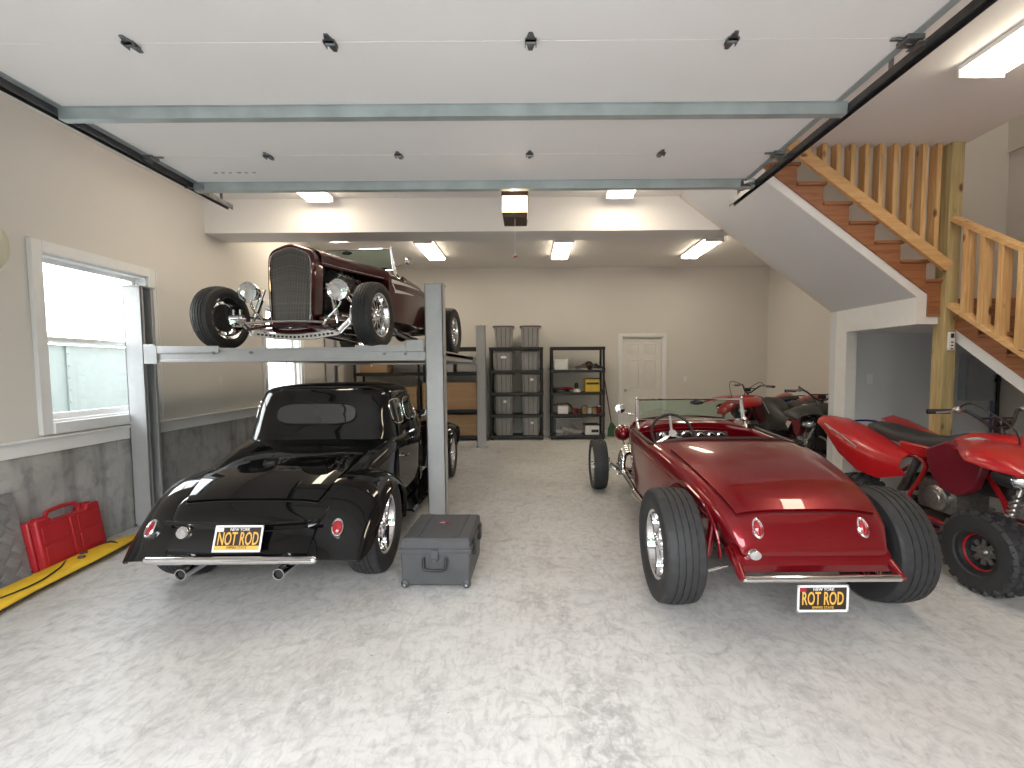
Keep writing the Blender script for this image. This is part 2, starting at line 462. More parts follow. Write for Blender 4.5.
    def sheet(self, grid, t=0.004, nrm=None):
        """a thick sheet over a grid of points (rows of equal length)"""
        m = len(grid); n = len(grid[0])
        g = [[Vector(p) for p in r] for r in grid]
        N = []
        for i in range(m):
            row = []
            for j in range(n):
                du = g[i][min(j + 1, n - 1)] - g[i][max(j - 1, 0)]; dv = g[min(i + 1, m - 1)][j] - g[max(i - 1, 0)][j]
                q = du.cross(dv); row.append(q.normalized() if q.length > 1e-12 else Vector((0, 0, 1)))
            N.append(row)
        vs = [g[i][j] for i in range(m) for j in range(n)] + [g[i][j] - N[i][j] * t for i in range(m) for j in range(n)]
        o = m * n; fs = []
        for i in range(m - 1):
            for j in range(n - 1):
                a, b, c, d = i * n + j, i * n + j + 1, (i + 1) * n + j + 1, (i + 1) * n + j
                fs.append((a, b, c, d)); fs.append((d + o, c + o, b + o, a + o))
        for j in range(n - 1):
            fs.append((j + 1, j, j + o, j + 1 + o)); q = (m - 1) * n; fs.append((q + j, q + j + 1, q + j + 1 + o, q + j + o))
        for i in range(m - 1):
            fs.append((i * n, (i + 1) * n, (i + 1) * n + o, i * n + o)); q = n - 1
            fs.append(((i + 1) * n + q, i * n + q, i * n + q + o, (i + 1) * n + q + o))
        return self.add(vs, fs)
    def mirror(self):
        n = len(self.v); self.v += [(-x, y, z) for x, y, z in self.v]
        self.f += [tuple(i + n for i in reversed(q)) for q in list(self.f)]; self.mi += list(self.mi)
        return self
    def xf(self, Mx):
        self.v = [tuple(Mx @ Vector(p)) for p in self.v]; return self
    def build(self, name, mats, parent=None, world=False, bev=0.0, smooth=True, ang=38, shared=None, recalc=True):
        me = bpy.data.meshes.new(name)
        vs = self.v
        if world and parent is not None:
            L = parent.location; vs = [(x - L.x, y - L.y, z - L.z) for x, y, z in vs]
        me.from_pydata(vs, [], self.f)
        if not isinstance(mats, (list, tuple)): mats = [mats]
        for m in mats: me.materials.append(m)
        me.polygons.foreach_set('material_index', self.mi)
        if recalc:
            import bmesh
            bm = bmesh.new(); bm.from_mesh(me)
            bmesh.ops.recalc_face_normals(bm, faces=bm.faces); bm.to_mesh(me); bm.free()
        if smooth:
            me.polygons.foreach_set('use_smooth', [True] * len(me.polygons))
            me.set_sharp_from_angle(angle=R(ang))
        o = bpy.data.objects.new(name, me); COL.objects.link(o)
        if parent is not None: o.parent = parent
        if bev:
            b = o.modifiers.new('bevel', 'BEVEL'); b.width = bev; b.segments = 2; b.limit_method = 'ANGLE'; b.angle_limit = R(40)
            b.harden_normals = False
        return o

def tag(o, label=None, cat=None, group=None, kind=None):
    if label: o['label'] = label
    if cat: o['category'] = cat
    if group: o['group'] = group
    if kind: o['kind'] = kind
    return o
def empty(name, loc=(0, 0, 0), rz=0.0, rot=None, label=None, cat=None, group=None, kind=None, parent=None):
    o = bpy.data.objects.new(name, None); COL.objects.link(o)
    o.empty_display_size = 0.1
    o.location = loc; o.rotation_euler = rot if rot else (0, 0, rz)
    if parent: o.parent = parent
    return tag(o, label, cat, group, kind)
def place_copy(src, loc=None, rot=None, label=None, group=None, parent=None):
    c = src.copy(); COL.objects.link(c)
    if loc is not None: c.location = loc
    if rot is not None: c.rotation_euler = rot
    if label: c['label'] = label
    if group: c['group'] = group
    if parent is not None: c.parent = parent
    for ch in list(src.children):
        place_copy(ch, parent=c)
    return c

def text_mesh(body, size, m, parent, loc, rot, depth=0.0008, sx=1.0, name='lettering', align='CENTER', bold=0.0):
    cu = bpy.data.curves.new(name, 'FONT'); cu.body = body; cu.size = size; cu.extrude = depth
    cu.align_x = align; cu.align_y = 'CENTER'; cu.offset = bold; cu.resolution_u = 3
    t = bpy.data.objects.new(name, cu); COL.objects.link(t)
    dg = bpy.context.evaluated_depsgraph_get(); dg.update()
    me = bpy.data.meshes.new_from_object(t.evaluated_get(dg)); me.name = name
    bpy.data.objects.remove(t); bpy.data.curves.remove(cu)
    me.materials.clear(); me.materials.append(m)
    o = bpy.data.objects.new(name, me); COL.objects.link(o)
    o.parent = parent; o.location = loc; o.rotation_euler = rot; o.scale = (sx, 1, 1)
    return o
# ================================================================ SETTING
XL, XR, XRR, YB, YF, ZC = -3.8, 5.55, 5.3, 10.1, -0.9, 3.50
def struct(name, mb, m, parent=None, **kw):
    o = mb.build(name, m, parent, **kw)
    if parent is None: o['kind'] = 'structure'
    return o

g = MB(); g.b2(-40, 40, -40, YF, -0.12, -0.02); g.b2(-40, XL - 0.2, YF, 40, -0.12, -0.02)
struct('ground', g, M['ground'], smooth=False)
g = MB(); g.b2(XL - 0.2, XR + 0.2, YF - 0.15, YB + 0.2, -0.2, 0.0)
floor = struct('floor', g, M['floor'], smooth=False)

# left wall: window openings
W1 = (3.60, 4.60, 1.09, 2.43)      # y0,y1,z0,z1
W2 = (6.62, 7.60, 1.09, 2.43)
g = MB()
x0, x1 = XL - 0.2, XL
ys = [YF - 0.15, W1[0], W1[1], W2[0], W2[1], YB + 0.2]
for i in range(5):
    if i in (1, 3):
        g.b2(x0, x1, ys[i], ys[i + 1], 0.0, W1[2]); g.b2(x0, x1, ys[i], ys[i + 1], W1[3], 3.9)
    else: g.b2(x0, x1, ys[i], ys[i + 1], 0.0, 3.9)
wall_left = struct('wall_left', g, M['wall'], smooth=False)
g = MB(); g.b2(XL, XL + 0.012, YF, 1.7, 0.0, 0.86); g.b2(XL, XL + 0.012, 1.705, 4.15, 0.0, 0.86); g.b2(XL, XL + 0.012, 4.155, 6.9, 0.0, 0.86); g.b2(XL, XL + 0.012, 6.905, YB, 0.0, 0.86)
g.build('concrete_foundation', M['concrete'], wall_left, smooth=False)
g = MB(); g.b2(XL, XL + 0.03, YF, YB, 0.86, 0.965); g.b2(XL, XL + 0.045, YF, YB, 0.965, 0.985)
struct('trim_1', g, M['trim'], bev=0.004)

def window(name, W, parent_n):
    y0, y1, z0, z1 = W
    w = empty(name, (XL, (y0 + y1) / 2, z0), kind='structure')
    g = MB(); c = 0.09
    g.b2(XL, XL + 0.028, y0 - c, y0, z0 - c, z1 + c); g.b2(XL, XL + 0.028, y1, y1 + c, z0 - c, z1 + c)
    g.b2(XL, XL + 0.028, y0, y1, z1, z1 + c); g.b2(XL, XL + 0.04, y0, y1, z0 - c, z0)
    for a, b in ((y0 - c, y0 - c + 0.012), (y1 + c - 0.012, y1 + c)): g.b2(XL + 0.028, XL + 0.036, a, b, z0 - c, z1 + c)
    g.build('casing', M['trim'], w, world=True, bev=0.004)
    g = MB(); t = 0.035
    g.b2(XL - 0.2, XL, y0, y0 + 0.018, z0, z1); g.b2(XL - 0.2, XL, y1 - 0.018, y1, z0, z1)
    g.b2(XL - 0.2, XL, y0, y1, z1 - 0.018, z1); g.b2(XL - 0.2, XL, y0, y1, z0, z0 + 0.018)
    g.build('jamb', M['trim'], w, world=True)
    zm = (z0 + z1) / 2 + 0.0
    a0, a1 = y0 + 0.018, y1 - 0.018
    for nm, (za, zb, dx) in (('upper_sash', (zm - 0.015, z1 - 0.018, -0.13)), ('lower_sash', (z0 + 0.018, zm + 0.02, -0.095))):
        g = MB(); x = XL + dx
        g.b2(x, x + 0.03, a0, a0 + t, za, zb); g.b2(x, x + 0.03, a1 - t, a1, za, zb)
        g.b2(x, x + 0.03, a0 + t, a1 - t, za, za + t + (0.015 if nm[0] == 'l' else 0)); g.b2(x, x + 0.03, a0 + t, a1 - t, zb - t, zb)
        s = g.build(nm, M['trim'], w, world=True, bev=0.003)
        p = MB(); p.b2(x + 0.012, x + 0.017, a0 + t - 0.004, a1 - t + 0.004, za + t - 0.004, zb - t + 0.004)
        pv = [(a - w.location.x, b - w.location.y, c_ - w.location.z) for a, b, c_ in p.v]; p.v = pv
        p.build('pane', M['windowglass'], s)
    return w
window('window_1', W1, 1); window('window_2', W2, 2)

# back wall and door
DX0, DX1, DZ = 2.10, 2.97, 2.14
g = MB()
g.b2(XL, DX0 - 0.02, YB, YB + 0.2, 0, 3.9); g.b2(DX1 + 0.02, XRR + 0.45, YB, YB + 0.2, 0, 3.9); g.b2(DX0 - 0.02, DX1 + 0.02, YB, YB + 0.2, DZ + 0.02, 3.9)
struct('wall_back', g, M['wall'], smooth=False)
g = MB(); g.b2(XL + 0.03, DX0 - 0.1, YB - 0.015, YB, 0, 0.1); g.b2(DX1 + 0.1, XRR, YB - 0.015, YB, 0, 0.1)
struct('baseboard_back', g, M['trim'], bev=0.003)
d = empty('door_1', ((DX0 + DX1) / 2, YB, 0), kind='structure')
g = MB(); g.b2(DX0 - 0.1, DX0 - 0.02, YB - 0.02, YB, 0, DZ + 0.1); g.b2(DX1 + 0.02, DX1 + 0.1, YB - 0.02, YB, 0, DZ + 0.1); g.b2(DX0 - 0.02, DX1 + 0.02, YB - 0.02, YB, DZ + 0.02, DZ + 0.1)
g.b2(DX0 - 0.02, DX0, YB, YB + 0.1, 0, DZ + 0.02); g.b2(DX1, DX1 + 0.02, YB, YB + 0.1, 0, DZ + 0.02); g.b2(DX0, DX1, YB, YB + 0.1, DZ, DZ + 0.02)
g.build('casing', M['trim'], d, world=True, bev=0.004)
g = MB(); g.b2(DX0 + 0.004, DX1 - 0.004, YB + 0.038, YB + 0.075, 0.02, DZ - 0.004)
slab = g.build('door_leaf', M['doorw'], d, world=True)
def dpanel(xa, xb, za, zb):
    g = MB()
    ya = YB + 0.038
    r = [[(x, y, z) for x, z in ((xa + k, za + k), (xb - k, za + k), (xb - k, zb - k), (xa + k, zb - k))] for k, y in ((0, ya + 0.001), (0.010, ya - 0.010), (0.025, ya + 0.000), (0.045, ya - 0.010))]
    g.loft(r, True, True)
    L = d.location; g.v = [(a - L.x, b - L.y, c - L.z) for a, b, c in g.v]
    return g.build('door_panel', M['doorw'], slab)
xm = (DX0 + DX1) / 2
for (a, b) in ((DX0 + 0.12, xm - 0.05), (xm + 0.05, DX1 - 0.12)):
    dpanel(a, b, 1.78, 2.02); dpanel(a, b, 0.98, 1.66); dpanel(a, b, 0.22, 0.82)
g = MB(); g.lathe([(0.0, -0.07), (0.02, -0.068), (0.03, -0.05), (0.022, -0.035), (0.011, -0.03), (0.011, -0.006), (0.03, -0.005), (0.03, 0.0), (0.0, 0.0)], (DX0 + 0.07, YB + 0.038, 0.98), 'y', 16)
g.build('door_knob', M['satin'], d, world=True)
g = MB(); g.b2(DX0, DX1, YB + 0.0, YB + 0.1, 0.0, 0.02); g.build('threshold', M['satin'], d, world=True)
g = MB(); g.b2(DX0 - 0.3, DX1 + 0.3, YB + 0.12, YB + 0.16, 0, 2.5); struct('wall_behind_door', g, M['wall'], smooth=False)

# right walls
g = MB(); g.b2(XRR, XRR + 0.2, 5.47, YB, 0, 3.9)
struct('wall_right_rear', g, M['wall'], smooth=False)
g = MB(); g.b2(XR, XR + 0.2, YF - 0.15, 5.67, 0, 3.92); g.b2(XR - 0.03, XR + 0.2, YF - 0.15, 5.67, 3.92, 6.4)
struct('wall_right', g, M['wall'], smooth=False)
# beam / bulkhead across the room, with the wall behind the stair
g = MB(); g.prism([(XL, 3.11), (2.30, 3.11), (1.18, 3.95), (XL, 3.95)], 5.47, 5.87, 'xz')
struct('ceiling_beam', g, M['ceil'], smooth=False)
g = MB(); g.b2(3.62, XR, 5.37, 5.47, 0, 2.13)
struct('wall_stair', g, M['grayblue'], smooth=False)
g = MB(); g.prism([(3.62, 2.13), (5.55, 2.13), (5.55, 6.4), (1.8, 6.4), (1.8, 3.486)], 5.37, 5.468, 'xz')
struct('wall_stair_upper', g, M['wall'], smooth=False)

# ceilings
g = MB(); g.b2(XL, 3.98, YF, 4.30, ZC, ZC + 0.2); g.b2(XL, 2.0, 4.30, 5.47, ZC, ZC + 0.2)
struct('ceiling', g, M['ceil'], smooth=False)
g = MB(); g.b2(XL, 1.8, 5.87, YB + 0.1, 3.69, 3.9); g.b2(1.8, XRR + 0.3, 5.47, YB + 0.1, 3.69, 3.9)
struct('ceiling_rear', g, M['ceil'], smooth=False)
g = MB(); g.b2(1.8, XR + 0.2, YF, 5.67, 6.3, 6.4); g.b2(3.88, 3.98, YF, 4.30, ZC + 0.2, 6.3); g.b2(1.8, 3.98, 4.20, 4.30, ZC + 0.2, 6.3); g.b2(1.8, 2.0, 4.3, 5.47, ZC, 6.3)
struct('stairwell_lining', g, M['wall'], smooth=False)

# front wall round the door opening
g = MB(); g.b2(XL - 0.2, -2.72, YF - 0.15, YF, 0, 6.4); g.b2(1.90, XR + 0.2, YF - 0.15, YF, 0, 6.4); g.b2(-2.72, 1.90, YF - 0.15, YF, 2.82, 6.4)
struct('wall_front', g, M['wall'], smooth=False)

# outdoors behind the viewer: unseen trees, added to darken the paint reflections
tl = empty('added_treeline', (0, -15, 0), kind='structure')
rt = random.Random(3)
tm = None
for k in range(17):
    x = -24 + 3.0 * k + rt.uniform(-0.6, 0.6)
    if tm is None:
        g = MB()
        for q in range(26):
            a = rt.uniform(0, 6.28); h = rt.uniform(0.5, 5.4); rr = (1.7 - h * 0.2) * rt.uniform(0.3, 1)
            g.sphere((rr * math.cos(a), rr * math.sin(a), h), rt.uniform(0.6, 1.1), 10)
        tm = g.build('added_tree_crown', M['green'], tl)
        t_ = tm
    else: t_ = place_copy(tm, parent=tl)
    t_.location = (x, rt.uniform(-1, 1), -0.1); t_.scale = (1, 1, rt.uniform(0.8, 1.15)); t_.rotation_euler = (0, 0, rt.uniform(0, 6))
# fence outside
fe = empty('metal_fence', (-6.1, 4.5, -0.02), label='pale green ribbed metal fence seen outside the left windows', cat='fence')
y = 0.5
import itertools
pm = None
while y < 11.5:
    if pm is None:
        g = MB(); g.b2(-6.1, -6.08, 0.005, 1.095, 0.0, 1.86); g.b2(-6.08, -6.06, 0.0, 0.05, 0.0, 1.86)
        for z in [0.15 + 0.16 * k for k in range(11)]: g.cyl((-6.06, 0.025, z), (-6.05, 0.025, z), 0.010, seg=6)
        g.v = [(a + 6.1, b, c) for a, b, c in g.v]
        pm = g.build('fence_panel', M['fence'], fe); pm.location = (0, y - 4.5, 0)
    else:
        c = place_copy(pm, (0, y - 4.5, 0)); c.parent = fe
    y += 1.1
g = MB(); g.b2(-6.14, -6.02, 0.5, 11.6, 1.86, 1.92); g.build('fence_cap', M['fence'], fe, world=True, bev=0.004)

# ================================================================ STAIRCASE (L shaped)
st = empty('staircase', (3.67, 4.28, 0), label='L-shaped pine and stained wood staircase climbing the right wall and turning left', cat='staircase')
RUN, RISE, ZL = 0.243, 0.176, 2.114
Y1, Y2 = 4.28, 5.37
XC = 3.62
# soffit of the upper flight: drywall slab under the treads
def up(n): return XC + 0.2 - RUN * n
sl = 0.745
def zs(x): return 2.13 + (XC - x) * sl          # lower soffit face
g = MB()
xe = 1.78
ze = zs(xe)
g.prism([(XC, 2.13), (XC, 2.22), (xe, ze + 0.09), (xe, ze)], Y1 + 0.0, Y2, 'xz')
g.build('soffit', M['grayblue'], st, world=True, smooth=False)
g = MB()
g.prism([(XC, 1.88), (XC, 2.13), (xe, ze), (xe, ze + 0.09), (XC + 0.09, 2.155), (XC + 0.09, 1.95), (XC + 0.24, 1.95), (XC + 0.24, 1.88)], Y1 - 0.012, Y1, 'xz')
g.build('soffit_edge', M['trim'], st, world=True, smooth=False)
# brown stringer of the upper flight
g = MB()
poly = [(XC + 0.06, 2.03), (XC + 0.06, 2.20), (xe, ze + 0.13)]
n = 0
z0 = ZL
xs0 = 3.92
top = []
for k in range(8):
    x = xs0 - RUN * k; zt = ZL + RISE * (k + 1) - 0.03
    top += [(x, zt), (x - RUN, zt)]
poly = [(XC + 0.09, 1.95), (XC + 0.24, 1.95)] + [(XC + 0.24, ZL - 0.03), (xs0, ZL - 0.03)] + top + [(xe, ze + 0.09), (XC + 0.09, 2.155)]
g.prism(poly[::-1], Y1 - 0.03, Y1 - 0.012, 'xz')
g.build('stringer', M['tread'], st, world=True, smooth=False)
for k in range(7):
    x = xs0 - RUN * k; zt = ZL + RISE * (k + 1)
    g = MB(); g.b2(x - RUN, x + 0.03, Y1 - 0.05, Y2, zt - 0.03, zt)
    g.build('tread', M['tread'], st, world=True, bev=0.008)
    g = MB(); g.b2(x - 0.018, x, Y1 - 0.012, Y2, zt - RISE, zt - 0.03)
    g.build('riser', M['tread'], st, world=True, smooth=False)
# landing
g = MB(); g.b2(XC + 0.05, XR, Y1 - 0.01, Y2, ZL - 0.03, ZL); g.build('landing', M['tread'], st, world=True, smooth=False)
g = MB(); g.b2(XC, XC + 0.02, Y1, Y2, 1.88, 2.13); g.b2(XC, XC + 0.12, 5.19, Y2, 0, 1.88); g.b2(XC + 0.02, XR, Y1, Y2, 1.88, 2.05)
g.build('landing_box', M['trim'], st, world=True, smooth=False)
# lower flight: down towards the door opening along the right wall
XS = 3.93
yl0 = Y1
def z2(y): return 1.86 + (y - 4.28) * 0.735
g = MB(); ye = 2.12
g.prism([(4.28, 1.88), (ye, z2(ye) + 0.02), (ye, z2(ye) - 0.09), (4.28, 1.77)], XS, XS + 0.03, 'yz')
g.build('lower_soffit_edge', M['trim'], st, world=True, smooth=False)
g = MB(); g.prism([(4.28, 1.80), (ye, z2(ye) - 0.06), (ye, z2(ye) - 0.09), (4.28, 1.77)], XS + 0.03, XR, 'yz')
g.build('lower_soffit', M['trim'], st, world=True, smooth=False)
tb = []
for k in range(9):
    yt = 4.22 - RUN * k; zt = ZL - RISE * (k + 1)
    tb += [(yt, zt - 0.03), (yt - RUN, zt - 0.03)]
poly = [(4.27, 1.88), (4.27, ZL - 0.03)] + [(4.22, ZL - 0.03)] + tb + [(ye, z2(ye) + 0.02)]
g = MB(); g.prism(poly, XS - 0.012, XS + 0.012, 'yz')
g.build('lower_stringer', M['ready'], st, world=True, smooth=False)
for k in range(9):
    yt = 4.22 - RUN * k; zt = ZL - RISE * (k + 1)
    g = MB(); g.b2(XS - 0.03, XR, yt - RUN - 0.03, yt, zt - 0.03, zt); g.build('tread', M['tread'], st, world=True, bev=0.008)
    g = MB(); g.b2(XS, XR, yt, yt + 0.018, zt, zt + RISE - 0.03); g.build('riser', M['tread'], st, world=True, smooth=False)
# newel post
g = MB(); g.b2(3.82, 3.94, 4.20, 4.32, 0.0, ZC - 0.002); g.build('newel_post', M['post'], st, world=True, bev=0.006)
# upper rail and balusters (rail slopes with the flight, balusters run to the ceiling)
def zr(x): return 2.385 + (3.83 - x) * 0.748
g = MB(); g.beam((3.83, 4.195, zr(3.83)), (2.1, 4.195, zr(2.1)), 0.038, 0.10); g.build('handrail', M['pvx'], st, world=True, bev=0.004)
for k in range(11):
    x = 3.729 - 0.130 * k
    zt = ZC - 0.002
    if zr(x) > zt - 0.08: break
    g = MB(); g.b2(x - 0.021, x + 0.021, 4.216, 4.306, zr(x) + 0.03, zt); g.build('baluster', M['pvz'], st, world=True, bev=0.004)
# lower rails and balusters
def zb(y): return 2.08 + (y - 4.24) * 0.723
def zt2(y): return 2.875 + (y - 4.28) * 0.70
g = MB(); g.beam((3.875, 4.2, zt2(4.2)), (3.875, 2.2, zt2(2.2)), 0.09, 0.04); g.build('handrail', M['pvy'], st, world=True, bev=0.004)
g = MB(); g.beam((3.875, 4.2, zb(4.2)), (3.875, 2.2, zb(2.2)), 0.09, 0.04); g.build('bottom_rail', M['pvy'], st, world=True, bev=0.004)
for k in range(13):
    y = 4.05 - 0.155 * k
    if y < 2.25: break
    g = MB(); g.prism([(y - 0.019, zb(y - 0.019) + 0.02), (y + 0.019, zb(y + 0.019) + 0.02), (y + 0.019, zt2(y + 0.019) - 0.02), (y - 0.019, zt2(y - 0.019) - 0.02)], 3.83, 3.92, 'yz')
    g.build('baluster', M['pvz'], st, world=True, bev=0.003)

# things by the stair
r = empty('remote_control', (3.875, 4.197, 1.66), label='white remote control unit fixed to the wooden newel post', cat='remote')
g = MB(); g.b2(3.85, 3.905, 4.175, 4.199, 1.63, 1.80); g.build('body', M['white'], r, world=True, bev=0.006)
g = MB(); g.b2(3.863, 3.892, 4.172, 4.176, 1.745, 1.785)
for k in range(3): q = MB(); q.b2(3.868, 3.887, 4.172, 4.176, 1.64 + k * 0.03, 1.652 + k * 0.03); q.build('button', M['blk'], r, world=True)
g.build('display', M['blk'], r, world=True)
r = empty('electrical_panel', (5.3, 5.46, 1.2), label='grey electrical panel box on the wall under the stair', cat='electrical panel')
g = MB(); g.b2(5.08, 5.42, 5.28, 5.37, 1.08, 1.60); g.build('enclosure', M['elpanel'], r, world=True, bev=0.004)
g = MB(); g.b2(5.10, 5.40, 5.27, 5.282, 1.11, 1.57); g.build('cover', M['elpanel'], r, world=True, bev=0.006)
g = MB(); g.cyl((5.46, 5.34, 0), (5.46, 5.34, 1.95), 0.013); g.tube([(5.42, 5.34, 1.22), (5.44, 5.34, 1.22), (5.46, 5.34, 1.26)], 0.012)
o = g.build('blue_pipe', M['bluepipe'], None); tag(o, 'blue pipe running up the wall right of the electrical panel', 'pipe')
g = MB(); g.cyl((5.515, 5.33, 0), (5.515, 5.33, 1.95), 0.018)
for z in (0.5, 1.3): g.b2(5.485, 5.545, 5.33, 5.37, z, z + 0.03)
o = g.build('dark_pipe', M['darkmetal'], None); tag(o, 'dark vertical pipe in the corner under the stair', 'pipe')

def outlet(name, c, face, label, cat='outlet', sw=False):
    e = empty(name, c, label=label, cat=cat)
    g = MB(); t = 0.006
    if face == 'y': g.b2(-0.036, 0.036, -t, 0, -0.058, 0.058)
    else: g.b2(0, t, -0.036, 0.036, -0.058, 0.058)
    g.build('cover_plate', M['white'], e, bev=0.002)
    for s in ((0,) if sw else (-1, 1)):
        g = MB()
        h = 0.03 if sw else 0.014
        if face == 'y': g.b2(-0.015, 0.015, -t - 0.003, -t, s * 0.021 - h, s * 0.021 + h)
        else: g.b2(t, t + 0.003, -0.015, 0.015, s * 0.021 - h, s * 0.021 + h)
        g.build('switch' if sw else 'socket', M['white'], e, bev=0.002)
outlet('outlet', (4.03, 5.37, 1.34), 'y', 'white outlet on the wall inside the alcove under the stair')
outlet('light_switch', (3.49, 10.1, 1.23), 'y', 'white switch plate on the back wall right of the door', 'switch', True)
outlet('outlet', (XL, 5.62, 1.36), 'x', 'white outlet on the left wall between the two windows')

# ================================================================ GARAGE DOOR overhead
gd = empty('garage_door', (-0.43, 2.4, 2.97), label='white sectional garage door rolled up flat under the ceiling', cat='garage door')
PX0, PX1, PZ = -2.62, 1.76, 2.973
ysp = [3.78, 3.23, 2.685, 2.14, 1.595, 1.05]
for i in range(5):
    a, b = ysp[i + 1] + 0.001, ysp[i] - 0.001
    g = MB(); g.b2(PX0, PX1, a, b, PZ, PZ + 0.035)
    g.build('panel', M['panel'], gd, world=True, bev=0.003)
    for x in (PX0, PX1 - 0.04):
        g = MB(); g.b2(x, x + 0.04, a + 0.01, b - 0.01, PZ - 0.004, PZ); g.build('end_stile', M['galv'], gd, world=True)
def strut(yc):
    g = MB()
    prof = [(yc - 0.038, PZ), (yc - 0.038, PZ - 0.003), (yc - 0.028, PZ - 0.003), (yc - 0.025, PZ - 0.062), (yc + 0.023, PZ - 0.062), (yc + 0.028, PZ - 0.003), (yc + 0.046, PZ - 0.003), (yc + 0.046, PZ)]
    g.prism([(p, q - 0.001) for p, q in prof], PX0, PX1 + 0.04, 'yz')
    s = g.build('strut', M['galv'], gd, world=True)
    L = gd.location
    for k in range(6):
        x = -2.3 + k * 0.79; yy = yc + 0.036
        q = MB(); q.cyl((x - L.x, yy - L.y, PZ - 0.004 - L.z), (x - L.x, yy - L.y, PZ - 0.014 - L.z), 0.008, seg=6); q.build('bolt', M['hinge'], s)
strut(2.66); strut(3.70)
for yy in (3.23, 2.14, 1.595):
    for x in (-1.78, -0.88, 0.023, 0.93):
        g = MB()
        g.prism([(x - 0.025, yy - 0.015), (x - 0.009, yy + 0.057), (x + 0.009, yy + 0.057), (x + 0.025, yy - 0.015)], PZ - 0.006, PZ, 'xy')
        g.prism([(x - 0.025, yy), (x - 0.008, yy - 0.054), (x + 0.008, yy - 0.054), (x + 0.025, yy)], PZ - 0.006, PZ, 'xy')
        g.cyl((x - 0.026, yy, PZ - 0.011), (x + 0.026, yy, PZ - 0.011), 0.007, seg=8)
        for q in (x - 0.026, x + 0.023): g.b2(q, q + 0.003, yy - 0.023, yy + 0.023, PZ - 0.017, PZ - 0.003)
        g.build('hinge', M['hinge'], gd, world=True)
for yy in (3.23, 2.14):
    for s, x in ((-1, PX0), (1, PX1)):
        g = MB(); g.box((x - s * 0.023, yy, PZ - 0.014), (0.077, 0.07, 0.022)); g.box((x - s * 0.06, yy, PZ - 0.008), (0.107, 0.015, 0.009)); g.cyl((x - s * 0.045, yy, PZ - 0.027), (x + s * 0.06, yy, PZ - 0.027), 0.006, seg=8)
        g.b2(x - 0.015, x + 0.023, yy - 0.038, yy + 0.038, PZ - 0.038, PZ - 0.034)
        g.build('roller_bracket', M['hinge'], gd, world=True, bev=0.002)
for s, x in ((-1, PX0), (1, PX1)):
    g = MB(); g.box((x - s * 0.038, 3.71, PZ - 0.035), (0.09, 0.10, 0.046), rot=(0, 0, 0.4)); g.box((x - s * 0.076, 3.73, PZ - 0.023), (0.107, 0.023, 0.023)); g.cyl((x - s * 0.038, 3.67, PZ - 0.038), (x + s * 0.07, 3.67, PZ - 0.038), 0.008, seg=8)
    g.build('corner_bracket', M['hinge'], gd, world=True, bev=0.002)
rr = random.Random(30)
g = MB()
for k in range(6):
    w = rr.uniform(0.015, 0.038); g.b2(-2.34 + k * 0.058, -2.34 + k * 0.058 + w, 3.49, 3.504, PZ - 0.0012, PZ - 0.0002)
o = g.build('stamped_mark', M['liftd'], gd, world=True, smooth=False); o['kind'] = 'stuff'
for s, x in ((-1, PX0 - 0.023), (1, PX1 + 0.069)):
    tr = empty('door_track', (x, 2.0, 2.93), label='dark steel roller track along the %s edge of the raised door' % ('left' if s < 0 else 'right'), cat='door track')
    g = MB()
    pts = [(x, 4.15, 2.946), (x, -0.45, 2.946), (x, -0.66, 2.88), (x, -0.79, 2.72), (x, -0.81, 2.5), (x, -0.81, 0.02)]
    for a, b in zip(pts, pts[1:]): g.beam(a, b, 0.04, 0.003, up=(0, 0.3, 1))
    for dx in (-0.022, 0.022):
        for a, b in zip(pts, pts[1:]): g.beam((a[0] + dx, a[1], a[2]), (b[0] + dx, b[1], b[2]), 0.005, 0.042, up=(0, 0.3, 1))
    g.build('rail', M['track'], tr, world=True)
    for y in (0.8, 2.4, 4.07):
        g = MB(); xx = x - s * 0.005 + (0.03 if s < 0 else -0.03) * (-1); g.b2(xx - 0.012, xx + 0.012, y - 0.002, y + 0.002, 2.95, ZC); g.b2(xx - 0.012, xx + 0.012, y - 0.018, y + 0.018, ZC - 0.004, ZC - 0.001)
        g.build('hanger', M['hinge'], tr, world=True)

# opener
op = empty('door_opener', (-0.10, 4.03, 2.85), label='brown garage door opener with glowing lamp hanging near the beam', cat='door opener')
g = MB(); g.b2(-0.215, 0.015, 3.93, 4.16, 2.875, 3.03); g.build('motor_housing', M['openerb'], op, world=True, bev=0.010)
g = MB(); g.b2(-0.207, 0.008, 3.905, 3.93, 2.806, 2.945); g.b2(-0.207, 0.008, 3.93, 4.14, 2.806, 2.873); g.build('lamp_cover', M['bulb'], op, world=True, bev=0.008)
g = MB(); g.sphere((-0.10, 3.899, 2.875), 0.027, 14); g.build('bulb', M['bulbhot'], op, world=True)
g = MB(); g.prism([(-0.207, 2.804), (0.008, 2.804), (0.0, 2.760), (-0.2, 2.760)], 3.895, 4.14, 'xz'); g.build('lower_cover', M['openerb'], op, world=True, bev=0.005)
g = MB(); g.b2(-0.115, -0.085, 3.75, 3.93, 3.02, 3.05)
for x in (-0.19, -0.01): g.b2(x - 0.01, x + 0.01, 4.03, 4.033, 3.03, ZC)
g.b2(-0.207, 0.008, 4.02, 4.04, 3.03, 3.04); g.build('mounting_bracket', M['hinge'], op, world=True)
g = MB(); g.tube([(-0.10, 3.915, 2.77), (-0.10, 3.915, 2.445)], 0.002, 6); c = g.build('release_cord', M['white'], op, world=True)
q = MB(); q.cyl((-0.015, 3.915 - 4.03, 2.435 - 2.85), (0.015, 3.915 - 4.03, 2.445 - 2.85), 0.009, seg=10); q.build('release_handle', M['redlens'], c)

